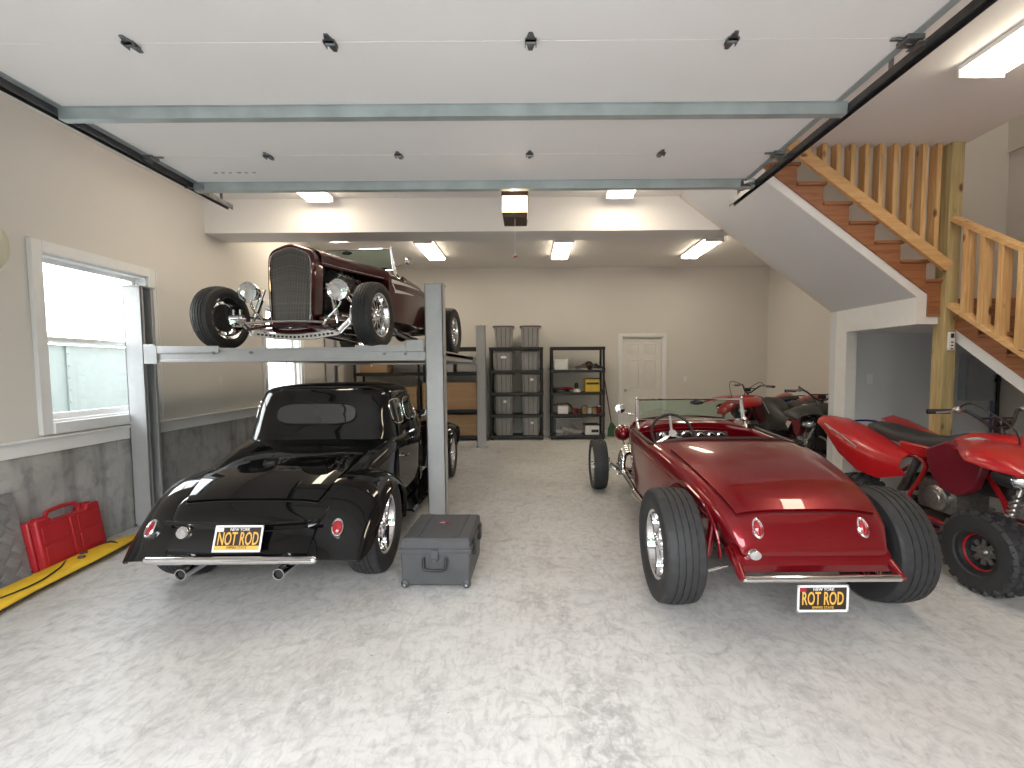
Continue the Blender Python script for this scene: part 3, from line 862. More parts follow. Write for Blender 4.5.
# ceiling lights
def ceiling_light(c, zc, label, w=0.31, l=1.2, ori='y'):
    e = empty('ceiling_light', (c[0], c[1], zc - 0.085), label=label, cat='ceiling light', group=None)
    hw, hl = (w / 2, l / 2) if ori == 'y' else (l / 2, w / 2)
    g = MB(); g.b2(-hw - 0.006, hw + 0.006, -hl, hl, 0.05, 0.084)
    g.b2(-hw - 0.01, hw + 0.01, -hl - 0.012, -hl + 0.003, 0.0, 0.084); g.b2(-hw - 0.01, hw + 0.01, hl - 0.003, hl + 0.012, 0.0, 0.084)
    g.build('housing', M['trim'], e, bev=0.004)
    g = MB()
    if ori == 'y':
        prof = [(-hw, 0.05), (-hw * 0.95, 0.018), (-hw * 0.75, 0.002), (-0.03, 0.0), (0, 0.008), (0.03, 0.0), (hw * 0.75, 0.002), (hw * 0.95, 0.018), (hw, 0.05)]
        g.prism(prof, -hl + 0.004, hl - 0.004, 'xz')
    else:
        prof = [(-hl, 0.05), (-hl * 0.95, 0.018), (-hl * 0.75, 0.002), (hl * 0.75, 0.002), (hl * 0.95, 0.018), (hl, 0.05)]
        g.prism(prof, -hw + 0.004, hw - 0.004, 'yz')
    g.build('diffuser', M['tube'], e)
    return e
ceiling_light((-1.76, 8.42), 3.69, 'left glowing ceiling light of the rear row of three')
ceiling_light((0.635, 8.42), 3.69, 'middle glowing ceiling light of the rear row of three')
ceiling_light((3.17, 8.42), 3.69, 'right glowing ceiling light of the rear row of three')
ceiling_light((-3.12, 7.1), 3.69, 'ceiling light just above the lifted maroon roadster')
ceiling_light((-2.38, 4.74), ZC, 'left lamp peeking out between raised door and beam', 0.29, 1.2)
ceiling_light((1.06, 4.70), ZC, 'right lamp peeking out between raised door and beam', 0.29, 1.2)
ceiling_light((3.05, 2.56), ZC, 'large bright ceiling light at the top right beside the door track', 0.29)
ceiling_light((4.9, 4.0), 6.3, 'unseen ceiling light added high in the stairwell to brighten it', 0.29)  # lamp out of view, added to brighten the stairwell walls
# cream wall unit cut by the left edge
e = empty('wall_vent', (XL, 3.27, 2.39), label='cream rounded wall unit at the far left beside the window', cat='wall unit')
g = MB(); g.lathe([(0.0, 0.07), (0.05, 0.068), (0.085, 0.05), (0.10, 0.02), (0.105, 0.0), (0.0, 0.0)], (0, 0, 0), 'x', 32)
g.v = [(x, y * 1.0, z * 1.75) for x, y, z in g.v]; g.build('cover', M['cream'], e)
g = MB(); g.lathe([(0.10, 0.0), (0.112, 0.0), (0.112, 0.015), (0.10, 0.02)], (0, 0, 0), 'x', 32, closed=True); g.v = [(x, y, z * 1.7) for x, y, z in g.v]; g.build('rim', M['white'], e)
# ================================================================ WHEELS
_cache = {}
def tyre_mesh(D, Wd, rim, seg=84, knobby=False):
    r = D / 2; rr = rim / 2; w = Wd / 2
    g = MB()
    if not knobby:
        nr = 5; gv = 0.007; gw = 0.010
        tw = w * 0.80
        prof = [(rr, -w * 0.72), (rr + 0.012, -w * 0.86), (lerp(rr, r, 0.35), -w * 0.99), (lerp(rr, r, 0.6), -w), (lerp(rr, r, 0.84), -w * 0.95), (r - 0.012, -tw - 0.006)]
        ribs = []
        edges = [-tw + 2 * tw * k / nr for k in range(nr + 1)]
        crown = lambda h: r - 0.010 * (abs(h) / tw) ** 2.2
        for k in range(nr):
            a = edges[k] + (gw / 2 if k > 0 else 0); b = edges[k + 1] - (gw / 2 if k < nr - 1 else 0)
            ribs.append(len(prof)); prof.append((crown(a), a)); prof.append((crown(b), b))
            if k < nr - 1:
                e = edges[k + 1]; prof.append((crown(e) - gv, e - gw / 2 + 0.001)); prof.append((crown(e) - gv, e + gw / 2 - 0.001))
        prof += [(p[0], -p[1]) for p in prof[:6][::-1]]
        sh = {ribs[0], ribs[0] + 1, ribs[-1], ribs[-1] + 1}
        alls = set(ribs) | {i + 1 for i in ribs}
        def mod(i, k, rad):
            if i in sh: return rad - (0.006 if k % 3 == 0 else 0)
            if i in alls: return rad - (0.0035 if (k + i) % 3 == 0 else 0)
            return rad
        g.lathe(prof, (0, 0, 0), 'x', seg * 2 if False else seg, mod=mod)
        # inner liner closes the carcass
        g.lathe([(rr, -w * 0.72), (rr - 0.004, 0), (rr, w * 0.72)], (0, 0, 0), 'x', seg)
    else:
        prof = [(rr, -w * 0.7), (rr + 0.02, -w * 0.9), (lerp(rr, r, 0.5), -w), (r * 0.90, -w * 0.90), (r * 0.955, -w * 0.7), (r * 0.965, 0), (r * 0.955, w * 0.7), (r * 0.90, w * 0.90), (lerp(rr, r, 0.5), w), (rr + 0.02, w * 0.9), (rr, w * 0.7)]
        g.lathe(prof, (0, 0, 0), 'x', 48)
        n = 20
        for k in range(n):
            for row, (h, wd, ht) in enumerate(((-0.84, 0.30, 0.93), (-0.42, 0.34, 0.972), (0.0, 0.30, 0.98), (0.42, 0.34, 0.972), (0.84, 0.30, 0.93))):
                a = 2 * PI * (k + (0.5 if row % 2 else 0)) / n
                q = MB(); q.box((0, 0, 0), (wd * w * 1.15, 0.040, 0.022), taper=0.8)
                Mx = Matrix.Translation((h * w, 0, 0)) @ Matrix.Rotation(-a, 4, 'X') @ Matrix.Translation((0, 0, r * ht)) @ Matrix.Rotation((0.5 if abs(h) > 0.6 else 0) * (1 if h > 0 else -1), 4, 'Y') @ Matrix.Rotation(0.35 * (1 if h > 0 else -1 if h < 0 else 0), 4, 'Z')
                q.xf(Mx); g.add(q.v, q.f)
    return g

def rim_mesh(rim, Wd, style):
    """outer face towards +x"""
    rr = rim / 2; w = Wd / 2 * 0.80
    g = MB()
    # barrel
    g.lathe([(rr + 0.012, w), (rr + 0.014, w - 0.006), (rr - 0.004, w - 0.014), (rr - 0.012, w - 0.035), (rr - 0.018, w * 0.2), (rr - 0.03, -w * 0.5), (rr - 0.006, -w + 0.02), (rr + 0.012, -w), (rr + 0.006, -w), (rr - 0.012, -w + 0.02), (rr - 0.036, -w * 0.5), (rr - 0.026, w * 0.2), (rr - 0.020, w - 0.035), (rr - 0.010, w - 0.006), (rr + 0.006, w)], (0, 0, 0), 'x', 48, closed=True)
    f = w * 0.28 if style != 'quad' else w * 0.1
    if style == 'spoke':
        n = 5
        for k in range(n):
            a = 2 * PI * k / n
            for s in (-1, 1):
                q = MB(); q.loft([[(f - 0.012, s * 0.004, 0.03), (f + 0.010, s * 0.006, 0.03), (f + 0.010, s * 0.03, 0.035), (f - 0.012, s * 0.032, 0.035)],
                                  [(f - 0.03, s * 0.02, rr * 0.6), (f - 0.006, s * 0.022, rr * 0.6), (f - 0.006, s * 0.046, rr * 0.6), (f - 0.03, s * 0.048, rr * 0.6)],
                                  [(f - 0.03, s * 0.03, rr - 0.012), (f - 0.012, s * 0.03, rr - 0.012), (f - 0.012, s * 0.075, rr - 0.016), (f - 0.03, s * 0.075, rr - 0.016)]], True, True)
                q.xf(Matrix.Rotation(a, 4, 'X')); g.add(q.v, q.f)
        g.lathe([(0.0, f + 0.018), (0.035, f + 0.018), (0.055, f + 0.012), (0.062, f), (0.062, f - 0.03), (0, f - 0.03)], (0, 0, 0), 'x', 24)
        g.lathe([(rr - 0.02, f - 0.008), (rr - 0.04, f - 0.016), (rr - 0.04, f - 0.03), (rr - 0.02, f - 0.03)], (0, 0, 0), 'x', 40, closed=True)
    elif style == 'slot':
        n = 8
        for k in range(n):
            a = 2 * PI * k / n
            q = MB(); q.loft([[(f - 0.02, -0.022, 0.05), (f + 0.006, -0.018, 0.05), (f + 0.006, 0.018, 0.05), (f - 0.02, 0.022, 0.05)],
                              [(f - 0.03, -0.016, rr * 0.65), (f - 0.008, -0.012, rr * 0.65), (f - 0.008, 0.012, rr * 0.65), (f - 0.03, 0.016, rr * 0.65)],
                              [(f - 0.03, -0.045, rr - 0.014), (f - 0.014, -0.045, rr - 0.014), (f - 0.014, 0.045, rr - 0.014), (f - 0.03, 0.045, rr - 0.014)]], True, True)
            q.xf(Matrix.Rotation(a, 4, 'X')); g.add(q.v, q.f)
        g.lathe([(0.0, f + 0.012), (0.05, f + 0.012), (0.07, f + 0.004), (0.075, f - 0.02), (0, f - 0.03)], (0, 0, 0), 'x', 24)
    else:
        g.lathe([(0.0, f + 0.01), (0.035, f + 0.01), (0.05, f + 0.0), (0.06, f - 0.02), (0.0, f - 0.02)], (0, 0, 0), 'x', 24)
        for k in range(4):
            a = 2 * PI * (k + 0.5) / 4
            q = MB(); q.box((f - 0.015, 0, 0.055), (0.014, 0.034, 0.07)); q.xf(Matrix.Rotation(a, 4, 'X')); g.add(q.v, q.f)
        g.lathe([(rr - 0.03, f - 0.002), (rr - 0.05, f - 0.012), (rr - 0.05, f - 0.02), (rr - 0.025, f - 0.02)], (0, 0, 0), 'x', 32, closed=True)
    return g

def make_wheel(parent, loc, D, Wd, rim, style, side, steer=0.0, camber=0.0, rmat='chrome', knobby=False):
    """side +1: outer face to +x, -1: to -x"""
    key = (D, Wd, rim, style, rmat)
    w = empty('wheel', loc, parent=parent)
    w.rotation_euler = (0, 0, steer + (PI if side < 0 else 0))
    if key in _cache:
        for src in _cache[key]:
            c = place_copy(src); c.parent = w
        return w
    t = tyre_mesh(D, Wd, rim, knobby=knobby).build('tyre', M['rubber'], w, ang=30, recalc=True)
    rm = rim_mesh(rim, Wd, style).build('rim', M[rmat], w, ang=32)
    f = Wd / 2 * 0.8 * (0.28 if style != 'quad' else 0.1)
    items = [t, rm]
    if style in ('spoke', 'slot'):
        g = MB(); g.lathe([(0, f + 0.045), (0.014, f + 0.045), (0.024, f + 0.035), (0.028, f + 0.01), (0, f + 0.01)], (0, 0, 0), 'x', 20)
        items.append(g.build('hub_cap', M['chrome'], w))
        for k in range(5):
            a = 2 * PI * (k + 0.5) / 5
            g = MB(); g.cyl((f, 0.045 * math.cos(a), 0.045 * math.sin(a)), (f + 0.022, 0.045 * math.cos(a), 0.045 * math.sin(a)), 0.008, seg=6)
            items.append(g.build('lug_nut', M['chrome'], w))
        g = MB(); g.lathe([(0.0, -0.01), (rim / 2 * 0.68, -0.01), (rim / 2 * 0.68, -0.03), (0, -0.03)], (0, 0, 0), 'x', 32)
        items.append(g.build('brake_disc', M['darkmetal'], w))
    else:
        g = MB(); g.lathe([(0.0, f + 0.03), (0.02, f + 0.03), (0.03, f + 0.012), (0.05, f + 0.012), (0.055, f + 0.004), (0, f + 0.004)], (0, 0, 0), 'x', 16)
        for k in range(8):
            a = 2 * PI * k / 8; g.box((f + 0.006, 0.068 * math.cos(a), 0.068 * math.sin(a)), (0.012, 0.030, 0.030), rot=(a, 0, 0))
        items.append(g.build('hub_cap', M['castal'], w))
        g = MB(); rr = rim / 2; ww = Wd / 2 * 0.8
        g.lathe([(rr - 0.012, ww * 0.62), (rr - 0.022, ww * 0.62), (rr - 0.026, ww * 0.5), (rr - 0.014, ww * 0.5)], (0, 0, 0), 'x', 40, closed=True)
        items.append(g.build('rim_stripe', M['quadred'], w))
        g = MB(); g.lathe([(0.0, -0.01), (rr * 0.7, -0.01), (rr * 0.7, -0.016), (0, -0.016)], (0, 0, 0), 'x', 24)
        items.append(g.build('brake_disc', M['darkmetal'], w))
    _cache[key] = items
    return w

def superring(W, zb, zbelt, zt, n=2.6, low=0.93, k=9, floorpts=True):
    """closed ring in (x,z): bottom left ... over the top ... bottom right"""
    half = [(W * low, zb)]
    for j in range(1, 4):
        t = j / 4; half.append((W * lerp(low, 1.0, math.sin(t * PI / 2)), lerp(zb, zbelt, t)))
    for j in range(k + 1):
        a = (PI / 2) * j / k
        half.append((W * max(0.0, math.cos(a)) ** (2 / n), zbelt + (zt - zbelt) * math.sin(a) ** (2 / n)))
    return [(x, z) for x, z in half] + [(-x, z) for x, z in half[::-1][1:]]

def make_plate(parent, loc, rot, text, sc=1.0):
    p = empty('licence_plate', loc, rot=rot, parent=parent); p.scale = (sc, sc, sc)
    g = MB(); g.b2(-0.152, 0.152, 0.0, 0.004, -0.077, 0.077); g.build('plate', M['plate'], p, bev=0.002)
    g = MB()
    for (a, b, c, d) in ((-0.160, 0.160, 0.072, 0.086), (-0.160, 0.160, -0.086, -0.072), (-0.160, -0.148, -0.086, 0.086), (0.148, 0.160, -0.086, 0.086)): g.b2(a, b, -0.006, 0.003, c, d)
    g.build('plate_frame', M['label'], p, bev=0.002)
    if text[0] == 'N':
        g = MB(); g.b2(-0.148, 0.148, -0.003, 0.0, -0.072, -0.045); g.build('gold_strip', M['gold'], p)
    text_mesh(text, 0.118, M['gold'], p, (0, -0.0012, -0.004), (R(90), 0, 0), sx=0.50, bold=0.0012)
    text_mesh('NEW YORK', 0.028, M['label'], p, (0.005, -0.0012, 0.058), (R(90), 0, 0), sx=0.9)
    text_mesh("EMPIRE STATE", 0.024, M["plate"] if text[0] == "N" else M["gold"], p, (0, -0.0045, -0.057), (R(90), 0, 0), sx=0.9)
    g = MB(); g.b2(-0.145, -0.105, -0.0035, 0.0, 0.045, 0.070); g.build('sticker', M['redlens'] if text[0] == 'R' else M['label'], p)
    return p

def oval_light(parent, c, rx, rz, nrm_y=-1, tilt=(0, 0, 0)):
    e = empty('tail_light', c, rot=tilt, parent=parent)
    g = MB(); g.lathe([(1.0, 0.03), (1.02, 0.0), (0.97, -0.008), (0.82, -0.012), (0.74, -0.008), (0.74, 0.03)], (0, 0, 0), 'y', 32)
    g.v = [(x * rx, y, z * rz) for x, y, z in g.v]; g.build('bezel', M['chrome'], e)
    g = MB(); g.lathe([(0.76, -0.004), (0.6, -0.010), (0.35, -0.014), (0.0, -0.016)], (0, 0, 0), 'y', 28)
    g.v = [(x * rx, y, z * rz) for x, y, z in g.v]; g.build('lens', M['redlens'], e)
    return e

# ================================================================ ROADSTERS
fW = pchip([-0.42, -0.33, 0.0, 0.4, 0.9, 1.3, 1.75], [0.40, 0.452, 0.535, 0.585, 0.615, 0.612, 0.545])
fT = pchip([-0.42, -0.385, -0.345, -0.28, -0.12, 0.12, 0.4, 0.74, 1.4, 1.5, 1.75], [0.50, 0.575, 0.645, 0.70, 0.775, 0.840, 0.888, 0.918, 0.965, 0.985, 1.0])
fH = pchip([-0.42, -0.33, -0.1, 0.4, 0.8, 1.75], [0.03, 0.09, 0.13, 0.12, 0.10, 0.17])
def rb(y):
    base = 0.47 if y < 0 else lerp(0.47, 0.36, min(1, y / 0.5))
    a = 0.36 ** 2 - (y - 0.07) ** 2
    if a > 0: base = max(base, 0.37 + math.sqrt(a))
    return min(base, fT(y) - fH(y) - 0.02)

def roadster(name, label, group, loc, rz, paint, steer=0.0, rear_view=True, rear=(0.72, 0.24), front=(0.62, 0.17), rh=0.79, fhh=0.80):
    ZA = 0.0 if rear_view else -0.07   # the lifted car sits lower at the nose
    YG = 0.0 if rear_view else 0.11
    P = M[paint]
    car = empty(name, loc, rz, label=label, cat='car', group=group)
    # ---- tail, deck
    ys = [-0.42, -0.40, -0.37, -0.345, -0.31, -0.27, -0.22, -0.16] + [-0.10 + 0.06 * i for i in range(15)]
    def ring(y): return [(x, y, z) for x, z in superring(fW(y), rb(y), fT(y) - fH(y), fT(y), 3.2)]
    g = MB()
    rings = [ring(y) for y in ys]
    g.loft(rings, True, True)
    nk = len(rings[0])
    # ---- cockpit shell: outer sides + inner tub
    g2 = []
    y0c, y1c = ys[-1], 1.42
    n = 9
    for i in range(n + 1):
        y = lerp(y0c, y1c, i / n); W = fW(y); zt = fT(y) - 0.05; zb = rb(y)
        outer = [(W * lerp(0.93, 1.0, math.sin(t / 5 * PI / 2)), lerp(zb, zt - 0.05, t / 5)) for t in range(6)] + [(W - 0.006, zt - 0.015), (W - 0.03, zt)]
        inner = [(W - 0.055, zt - 0.012), (W - 0.065, zt - 0.05), (W - 0.07, 0.42)]
        half = outer + inner
        g2.append([(x, y, z) for x, z in half] + [(-x, y, z) for x, z in half[::-1]])
    g.loft(g2, True, True)
    # ---- cowl
    yc = [1.42 + 0.055 * i for i in range(7)]
    def cring(y): return [(x, y, z) for x, z in superring(fW(y), 0.36, fT(y) - fH(y), fT(y), 2.4)]
    g.loft([cring(y) for y in yc], True, True)
    body = g.build('body', P, car, ang=50)
    # belt moulding + arch moulding
    for s in (-1, 1):
        g = MB(); pts = []
        for i in range(26):
            y = lerp(-0.24, 1.72, i / 25); pts.append((s * (fW(y) + 0.002), y, fT(y) - fH(y) - 0.035 + 0.02 * max(0, (0.1 - y))))
        g.tube(pts, 0.0065, 6)
        g.build('belt_moulding', P, car)
        g = MB(); pts = []
        for i in range(25):
            a = lerp(0.05, PI - 0.05, i / 24); y = 0.07 + 0.365 * math.cos(a); z = 0.37 + 0.365 * math.sin(a)
            pts.append((s * (fW(y) + 0.002), y, min(z, fT(y) - 0.10)))
        g.tube(pts, 0.010, 8); g.build('wheel_arch_moulding', P, car)
    # trunk lid: raised patch that follows the deck
    def deck(u, y, off):
        W = fW(y); zt = fT(y); h = fH(y); nn = 3.2
        x = u * W
        zz = (1 - min(1, abs(u)) ** nn) ** (1 / nn)
        dz = (fT(y + 0.01) - fT(y - 0.01)) / 0.02
        L = math.sqrt(1 + dz * dz)
        return (x, y - off * dz / L, zt - h + h * zz + off / L)
    def patch(y0, y1, u0f, u1f, off, t, ny=18, nx=16):
        return [[deck(lerp(u0f(y), u1f(y), j / nx), y, off) for j in range(nx + 1)] for y in [lerp(y0, y1, i / ny) for i in range(ny + 1)]]
    uf = lambda y: 0.86 - 0.0 * y
    g = MB(); g.sheet([r[::-1] for r in patch(-0.318, 0.50, lambda y: -uf(y), uf, 0.0055, 0.01)], 0.012)
    g.build('trunk_lid', P, car, bev=0.0, ang=60)
    g = MB(); rimp = [deck(-uf(-0.318), -0.326, 0.002)]
    loop = [deck(lerp(-uf(0), uf(0), j / 14), -0.326, 0.0005) for j in range(15)] + [deck(uf(0) + 0.012, lerp(-0.32, 0.50, j / 14), 0.0005) for j in range(15)] + [deck(lerp(uf(0), -uf(0), j / 14), 0.508, 0.0005) for j in range(15)] + [deck(-uf(0) - 0.012, lerp(0.50, -0.32, j / 14), 0.0005) for j in range(15)]
    g.tube(loop, 0.0022, 5, closed=True); g.build('trunk_seal', M['leather'], car)
    # cockpit trim
    g = MB(); pts = []
    for i in range(12):
        y = lerp(0.80, 1.40, i / 11); pts.append((fW(y) - 0.035, y, fT(y) - 0.048))
    back = [(lerp(fW(0.76) - 0.06, -fW(0.76) + 0.06, i / 12), 0.745 - 0.02 * math.sin(PI * i / 12), fT(0.75) + 0.004 - 0.05 * (abs(i - 6) / 6) ** 4) for i in range(13)]
    full = pts[::-1] + back + [(-x, y, z) for x, y, z in pts]
    g.tube(full, 0.018, 8); g.build('cockpit_edge_trim', M['leather'], car)
    g = MB(); g.b2(-0.5, 0.5, 0.72, 1.42, 0.40, 0.44); g.build('cockpit_floor', M['leather'], car)
    s_ = empty('seat', (0, 0, 0), parent=car)
    for i in range(6):
        x = -0.45 + 0.18 * i
        g = MB(); g.sphere((x, 0.86, 0.70), 0.1, 12, (0.95, 0.62, 1.9)); g.build('seat_back_roll', M['leather'], s_)
    g = MB(); g.box((0, 1.02, 0.52), (1.0, 0.40, 0.14)); g.build('seat_cushion', M['leather'], s_, bev=0.03)
    # dashboard and gauges
    g = MB(); gr = [[(lerp(-fW(1.4) + 0.06, fW(1.4) - 0.06, j / 12), 1.40 + 0.035 * (i / 3), lerp(0.93 - 0.05 * (abs(j - 6) / 6) ** 2, 0.74, i / 3)) for j in range(13)] for i in range(4)]
    g.sheet(gr, 0.02); dash = g.build('dashboard', P, car)
    g = MB(); g.prism([(0.12 + 0.02 * math.cos(a), 0.84 + 0.0) for a in (0,)] * 0 or [(-0.36, 0.79), (0.30, 0.79), (0.32, 0.82), (0.30, 0.90), (-0.36, 0.90), (-0.38, 0.87)], 1.385, 1.40, 'xz'); g.build('gauge_panel', M['satin'], dash, bev=0.004)
    for x in (-0.31, -0.21, -0.08, 0.05, 0.15, 0.24):
        rr = 0.05 if x in (-0.21, -0.08) else 0.034
        g = MB(); g.lathe([(rr, 1.385), (rr, 1.374), (rr * 0.85, 1.372), (rr * 0.82, 1.38), (0, 1.38)], (x, 0, 0.845), 'y', 20); g.build('gauge', M['chrome'], dash)
    # steering wheel (left-hand drive)
    sw = empty('steering_wheel', (-0.28, 1.19, 0.90), rot=(R(62), 0, 0), parent=car)
    g = MB(); g.tube([(0.185 * math.cos(2 * PI * k / 32), 0.185 * math.sin(2 * PI * k / 32), 0) for k in range(32)], 0.013, 8, closed=True); g.build('steering_rim', M['blk'], sw)
    g = MB()
    for k in range(3):
        a = PI / 2 + 2 * PI * k / 3; g.beam((0, 0, -0.02), (0.18 * math.cos(a), 0.18 * math.sin(a), 0), 0.022, 0.004)
    g.cyl((0, 0, -0.03), (0, 0, 0.01), 0.035); g.cyl((0, 0, -0.25), (0, 0, -0.03), 0.016); g.build('steering_spokes', M['satin'], sw)
    # windscreen
    ws_ = empty('windscreen', (0, 1.52, 0.985), rot=(R(-14), 0, 0), parent=car)
    hw, hh = 0.50, (0.20 if rear_view else 0.25)
    g = MB(); 
    loop = [(-hw, 0, 0.0), (-hw, 0, hh * 0.5), (-hw, 0, hh), (0, 0, hh + 0.004), (hw, 0, hh), (hw, 0, hh * 0.5), (hw, 0, 0.0), (0, 0, 0.0)]
    for a, b in zip(loop, loop[1:] + loop[:1]): g.tube([a, b], 0.009, 8)
    g.build('windscreen_frame', M['chrome'], ws_)
    g = MB(); g.b2(-hw, hw, -0.003, 0.003, 0, hh); g.build('pane', M['greenglass'], ws_)
    for s in (-1, 1):
        g = MB(); g.tube([(s * (hw + 0.02), -0.02, -0.09), (s * (hw + 0.022), 0.0, 0.0), (s * (hw + 0.012), 0, hh + 0.012)], [0.022, 0.014, 0.010], 10); g.sphere((s * (hw + 0.014), -0.005, hh + 0.014), 0.016, 10); g.sphere((s * (hw + 0.02), -0.01, 0.0), 0.024, 10)
        g.build('windscreen_post', M['chrome'], ws_)
    g = MB(); g.sphere((0.06, -0.03, hh - 0.035), 0.03, 16, (2.2, 0.35, 0.8)); g.tube([(0.06, -0.02, hh - 0.035), (0.06, 0.0, hh)], 0.005, 6); g.build('rear_view_mirror', M['blkgloss'], ws_)
    for s in (-1,):
        m_ = empty('side_mirror', (s * 0.60, 1.50, 1.10), parent=car)
        g = MB(); g.lathe([(0.0, 0.035), (0.03, 0.028), (0.045, 0.008), (0.047, -0.005), (0.042, -0.008), (0.0, -0.006)], (s * 0.09, 0, 0.0), 'y', 24); g.build('mirror_head', M['chrome'], m_)
        g = MB(); g.tube([(-s * 0.07, 0, -0.06), (s * 0.0, 0.0, -0.05), (s * 0.09, 0.02, 0.0)], 0.006, 6, smooth=4); g.sphere((-s * 0.01, 0, -0.05), 0.014, 8); g.build('mirror_arm', M['chrome'], m_)
    # ---- hood top + shell
    fhw = pchip([1.72, 2.1, 2.5 + YG, 2.62 + YG], [0.545, 0.40, 0.24, 0.225])
    g = MB()
    rr_ = []
    for i in range(12):
        y = lerp(1.73, 2.52 + YG, i / 11); W = fhw(y) + 0.0
        zt = lerp(1.0, 0.985, i / 11); zb = lerp(0.84, 0.83, i / 11)
        half = [(W, zb - 0.02), (W * 1.0, zb + 0.02)] + [(W * math.cos(a) ** (2 / 2.6), zb + 0.03 + (zt - zb - 0.03) * math.sin(a) ** (2 / 2.6)) for a in [PI / 2 * k / 8 for k in range(9)]]
        rr_.append([(x, y, z) for x, z in half] + [(-x, y, z) for x, z in half[::-1][1:]])
    g.sheet(rr_, 0.006); hood = g.build('hood', P, car)
    for s in (-1, 1):
        g = MB(); g.tube([(s * (fhw(lerp(1.5, 2.52 + YG, i / 9)) + 0.004 if lerp(1.5, 2.52 + YG, i / 9) > 1.74 else s * (fW(lerp(1.5, 2.52 + YG, i / 9)) + 0.004)), lerp(1.5, 2.52 + YG, i / 9), 0.835) for i in range(10)], 0.006, 6)
        g.build('hood_moulding', M['chrome'] if not rear_view else P, hood)
    g = MB(); g.tube([(0, lerp(1.74, 2.52 + YG, i / 5), lerp(1.003, 0.988, i / 5)) for i in range(6)], 0.005, 6); g.build('hood_hinge', M['chrome'], hood)
    # firewall
    g = MB(); g.b2(-0.48, 0.48, 1.74, 1.755, 0.42, 0.93); g.build('firewall', P, car, bev=0.01)
    # grille shell: outline in x,z at y 2.52..2.68
    def shell_outline(k, sc=1.0, top=0.985, bot=0.10, hw=0.235):
        pts = []
        # from bottom-left clockwise
        base = [(-0.203, 0.175), (-0.222, 0.40), (-0.233, 0.70), (-0.226, 0.86), (-0.19, 0.93), (-0.10, 0.972), (0.0, 0.995), (0.10, 0.972), (0.19, 0.93), (0.226, 0.86), (0.233, 0.70), (0.222, 0.40), (0.203, 0.175), (0.14, 0.145), (0.0, 0.135), (-0.14, 0.145)]
        cz = 0.56
        return [(x * sc, cz + (z - cz) * sc) for x, z in base]
    def smooth_loop(p, n=4):
        q = []; m = len(p)
        for i in range(m):
            p0, p1, p2, p3 = (Vector(p[(i + k) % m]) for k in (-1, 0, 1, 2))
            for j in range(n):
                t = j / n
                q.append(tuple(0.5 * ((2 * p1) + (p2 - p0) * t + (2 * p0 - 5 * p1 + 4 * p2 - p3) * t * t + (3 * p1 - p0 - 3 * p2 + p3) * t ** 3)))
        return q
    zoff = 0.0
    O = smooth_loop(shell_outline(0)); I = smooth_loop(shell_outline(0, 0.90))
    g = MB()
    lay = [(O, 2.50 + YG, 1.0), (O, 2.62 + YG, 1.0), (O, 2.655 + YG, 0.985), (O, 2.668 + YG, 0.95), (I, 2.660 + YG, 1.0), (I, 2.60 + YG, 0.99)]
    cz = 0.56
    g.loft([[(x * s, y + 0.05 * (z - 0.5) * -0.6, cz + (z - cz) * s) for x, z in q] for q, y, s in lay], True, False)
    sh = g.build('grille_shell', P, car, ang=60)
    g = MB(); g.tube([(x * 1.005, 2.664 + YG + 0.05 * (z - 0.5) * -0.6, z) for x, z in I], 0.006, 6, closed=True); g.build('grille_surround', M['chrome'], sh)
    gr_ = empty('grille', (0, 2.64 + YG, 0.15), parent=car)
    zi = [p for p in I]
    def span(x):
        lo, hi = 9, -9
        for (a, b), (c, d) in zip(zi, zi[1:] + zi[:1]):
            if (a - x) * (c - x) <= 0 and a != c:
                z = b + (d - b) * (x - a) / (c - a); lo = min(lo, z); hi = max(hi, z)
        return lo, hi
    bar = None
    for k in range(-12, 13):
        x = k * 0.0158
        lo, hi = span(x)
        if hi < lo: continue
        L_ = hi - lo
        if bar is None:
            g = MB(); g.b2(-0.0032, 0.0032, -0.006, 0.006, 0, 1.0); bar = g.build('grille_bar', M['castal'], gr_, smooth=False); b_ = bar
        else: b_ = place_copy(bar, parent=gr_)
        b_.location = (x, 0.008 + 0.0, lo - 0.15); b_.scale = (1, 1, L_)
    for z in (0.42, 0.72):
        g = MB(); g.b2(-0.19, 0.19, 0.0, 0.004, z - 0.15, z - 0.143); g.build('grille_crossbar', M['satin'], gr_)
    g = MB(); g.b2(-0.185, 0.185, 2.59 + YG, 2.60 + YG, 0.17, 0.93); g.build('radiator_core', M['darkmetal'], car)
    g = MB(); g.sphere((0, 2.69 + YG, 0.20), 0.018, 10, (0.9, 0.4, 1.2)); g.build('grille_badge', M['chrome'], car)
    # frame rails + horns
    for s in (-1, 1):
        g = MB(); pts = [(s * 0.36, -0.30, 0.42), (s * 0.38, 0.0, 0.50), (s * 0.38, 0.4, 0.40), (s * 0.36, 1.0, 0.32), (s * 0.31, 1.8, 0.32), (s * 0.27, 2.4, 0.34), (s * 0.26, 2.70, 0.26)]
        for a, b in zip(pts, pts[1:]): g.beam(a, b, 0.045, 0.10)
        g.build('frame_rail', P, car, bev=0.006)
        g = MB(); g.cyl((s * 0.56, 0, 0.36) if False else (s * 0.05, 0.0, 0.37), (s * 0.60, 0.0, 0.37), 0.035); g.build('rear_axle_half', M['darkmetal'], car)
        g = MB(); g.tube([(s * 0.48, -0.14, 0.33), (s * 0.44, -0.13, 0.62)], 0.016, 8); g.tube([(s * 0.48, -0.14, 0.36), (s * 0.445, -0.13, 0.56)], 0.027, 12); g.build('rear_shock', P, car)
        g = MB(); g.tube([(s * 0.56, 0.05, 0.30), (s * 0.40, 1.0, 0.28)], 0.014, 8); g.build('rear_radius_rod', M['chrome'], car)
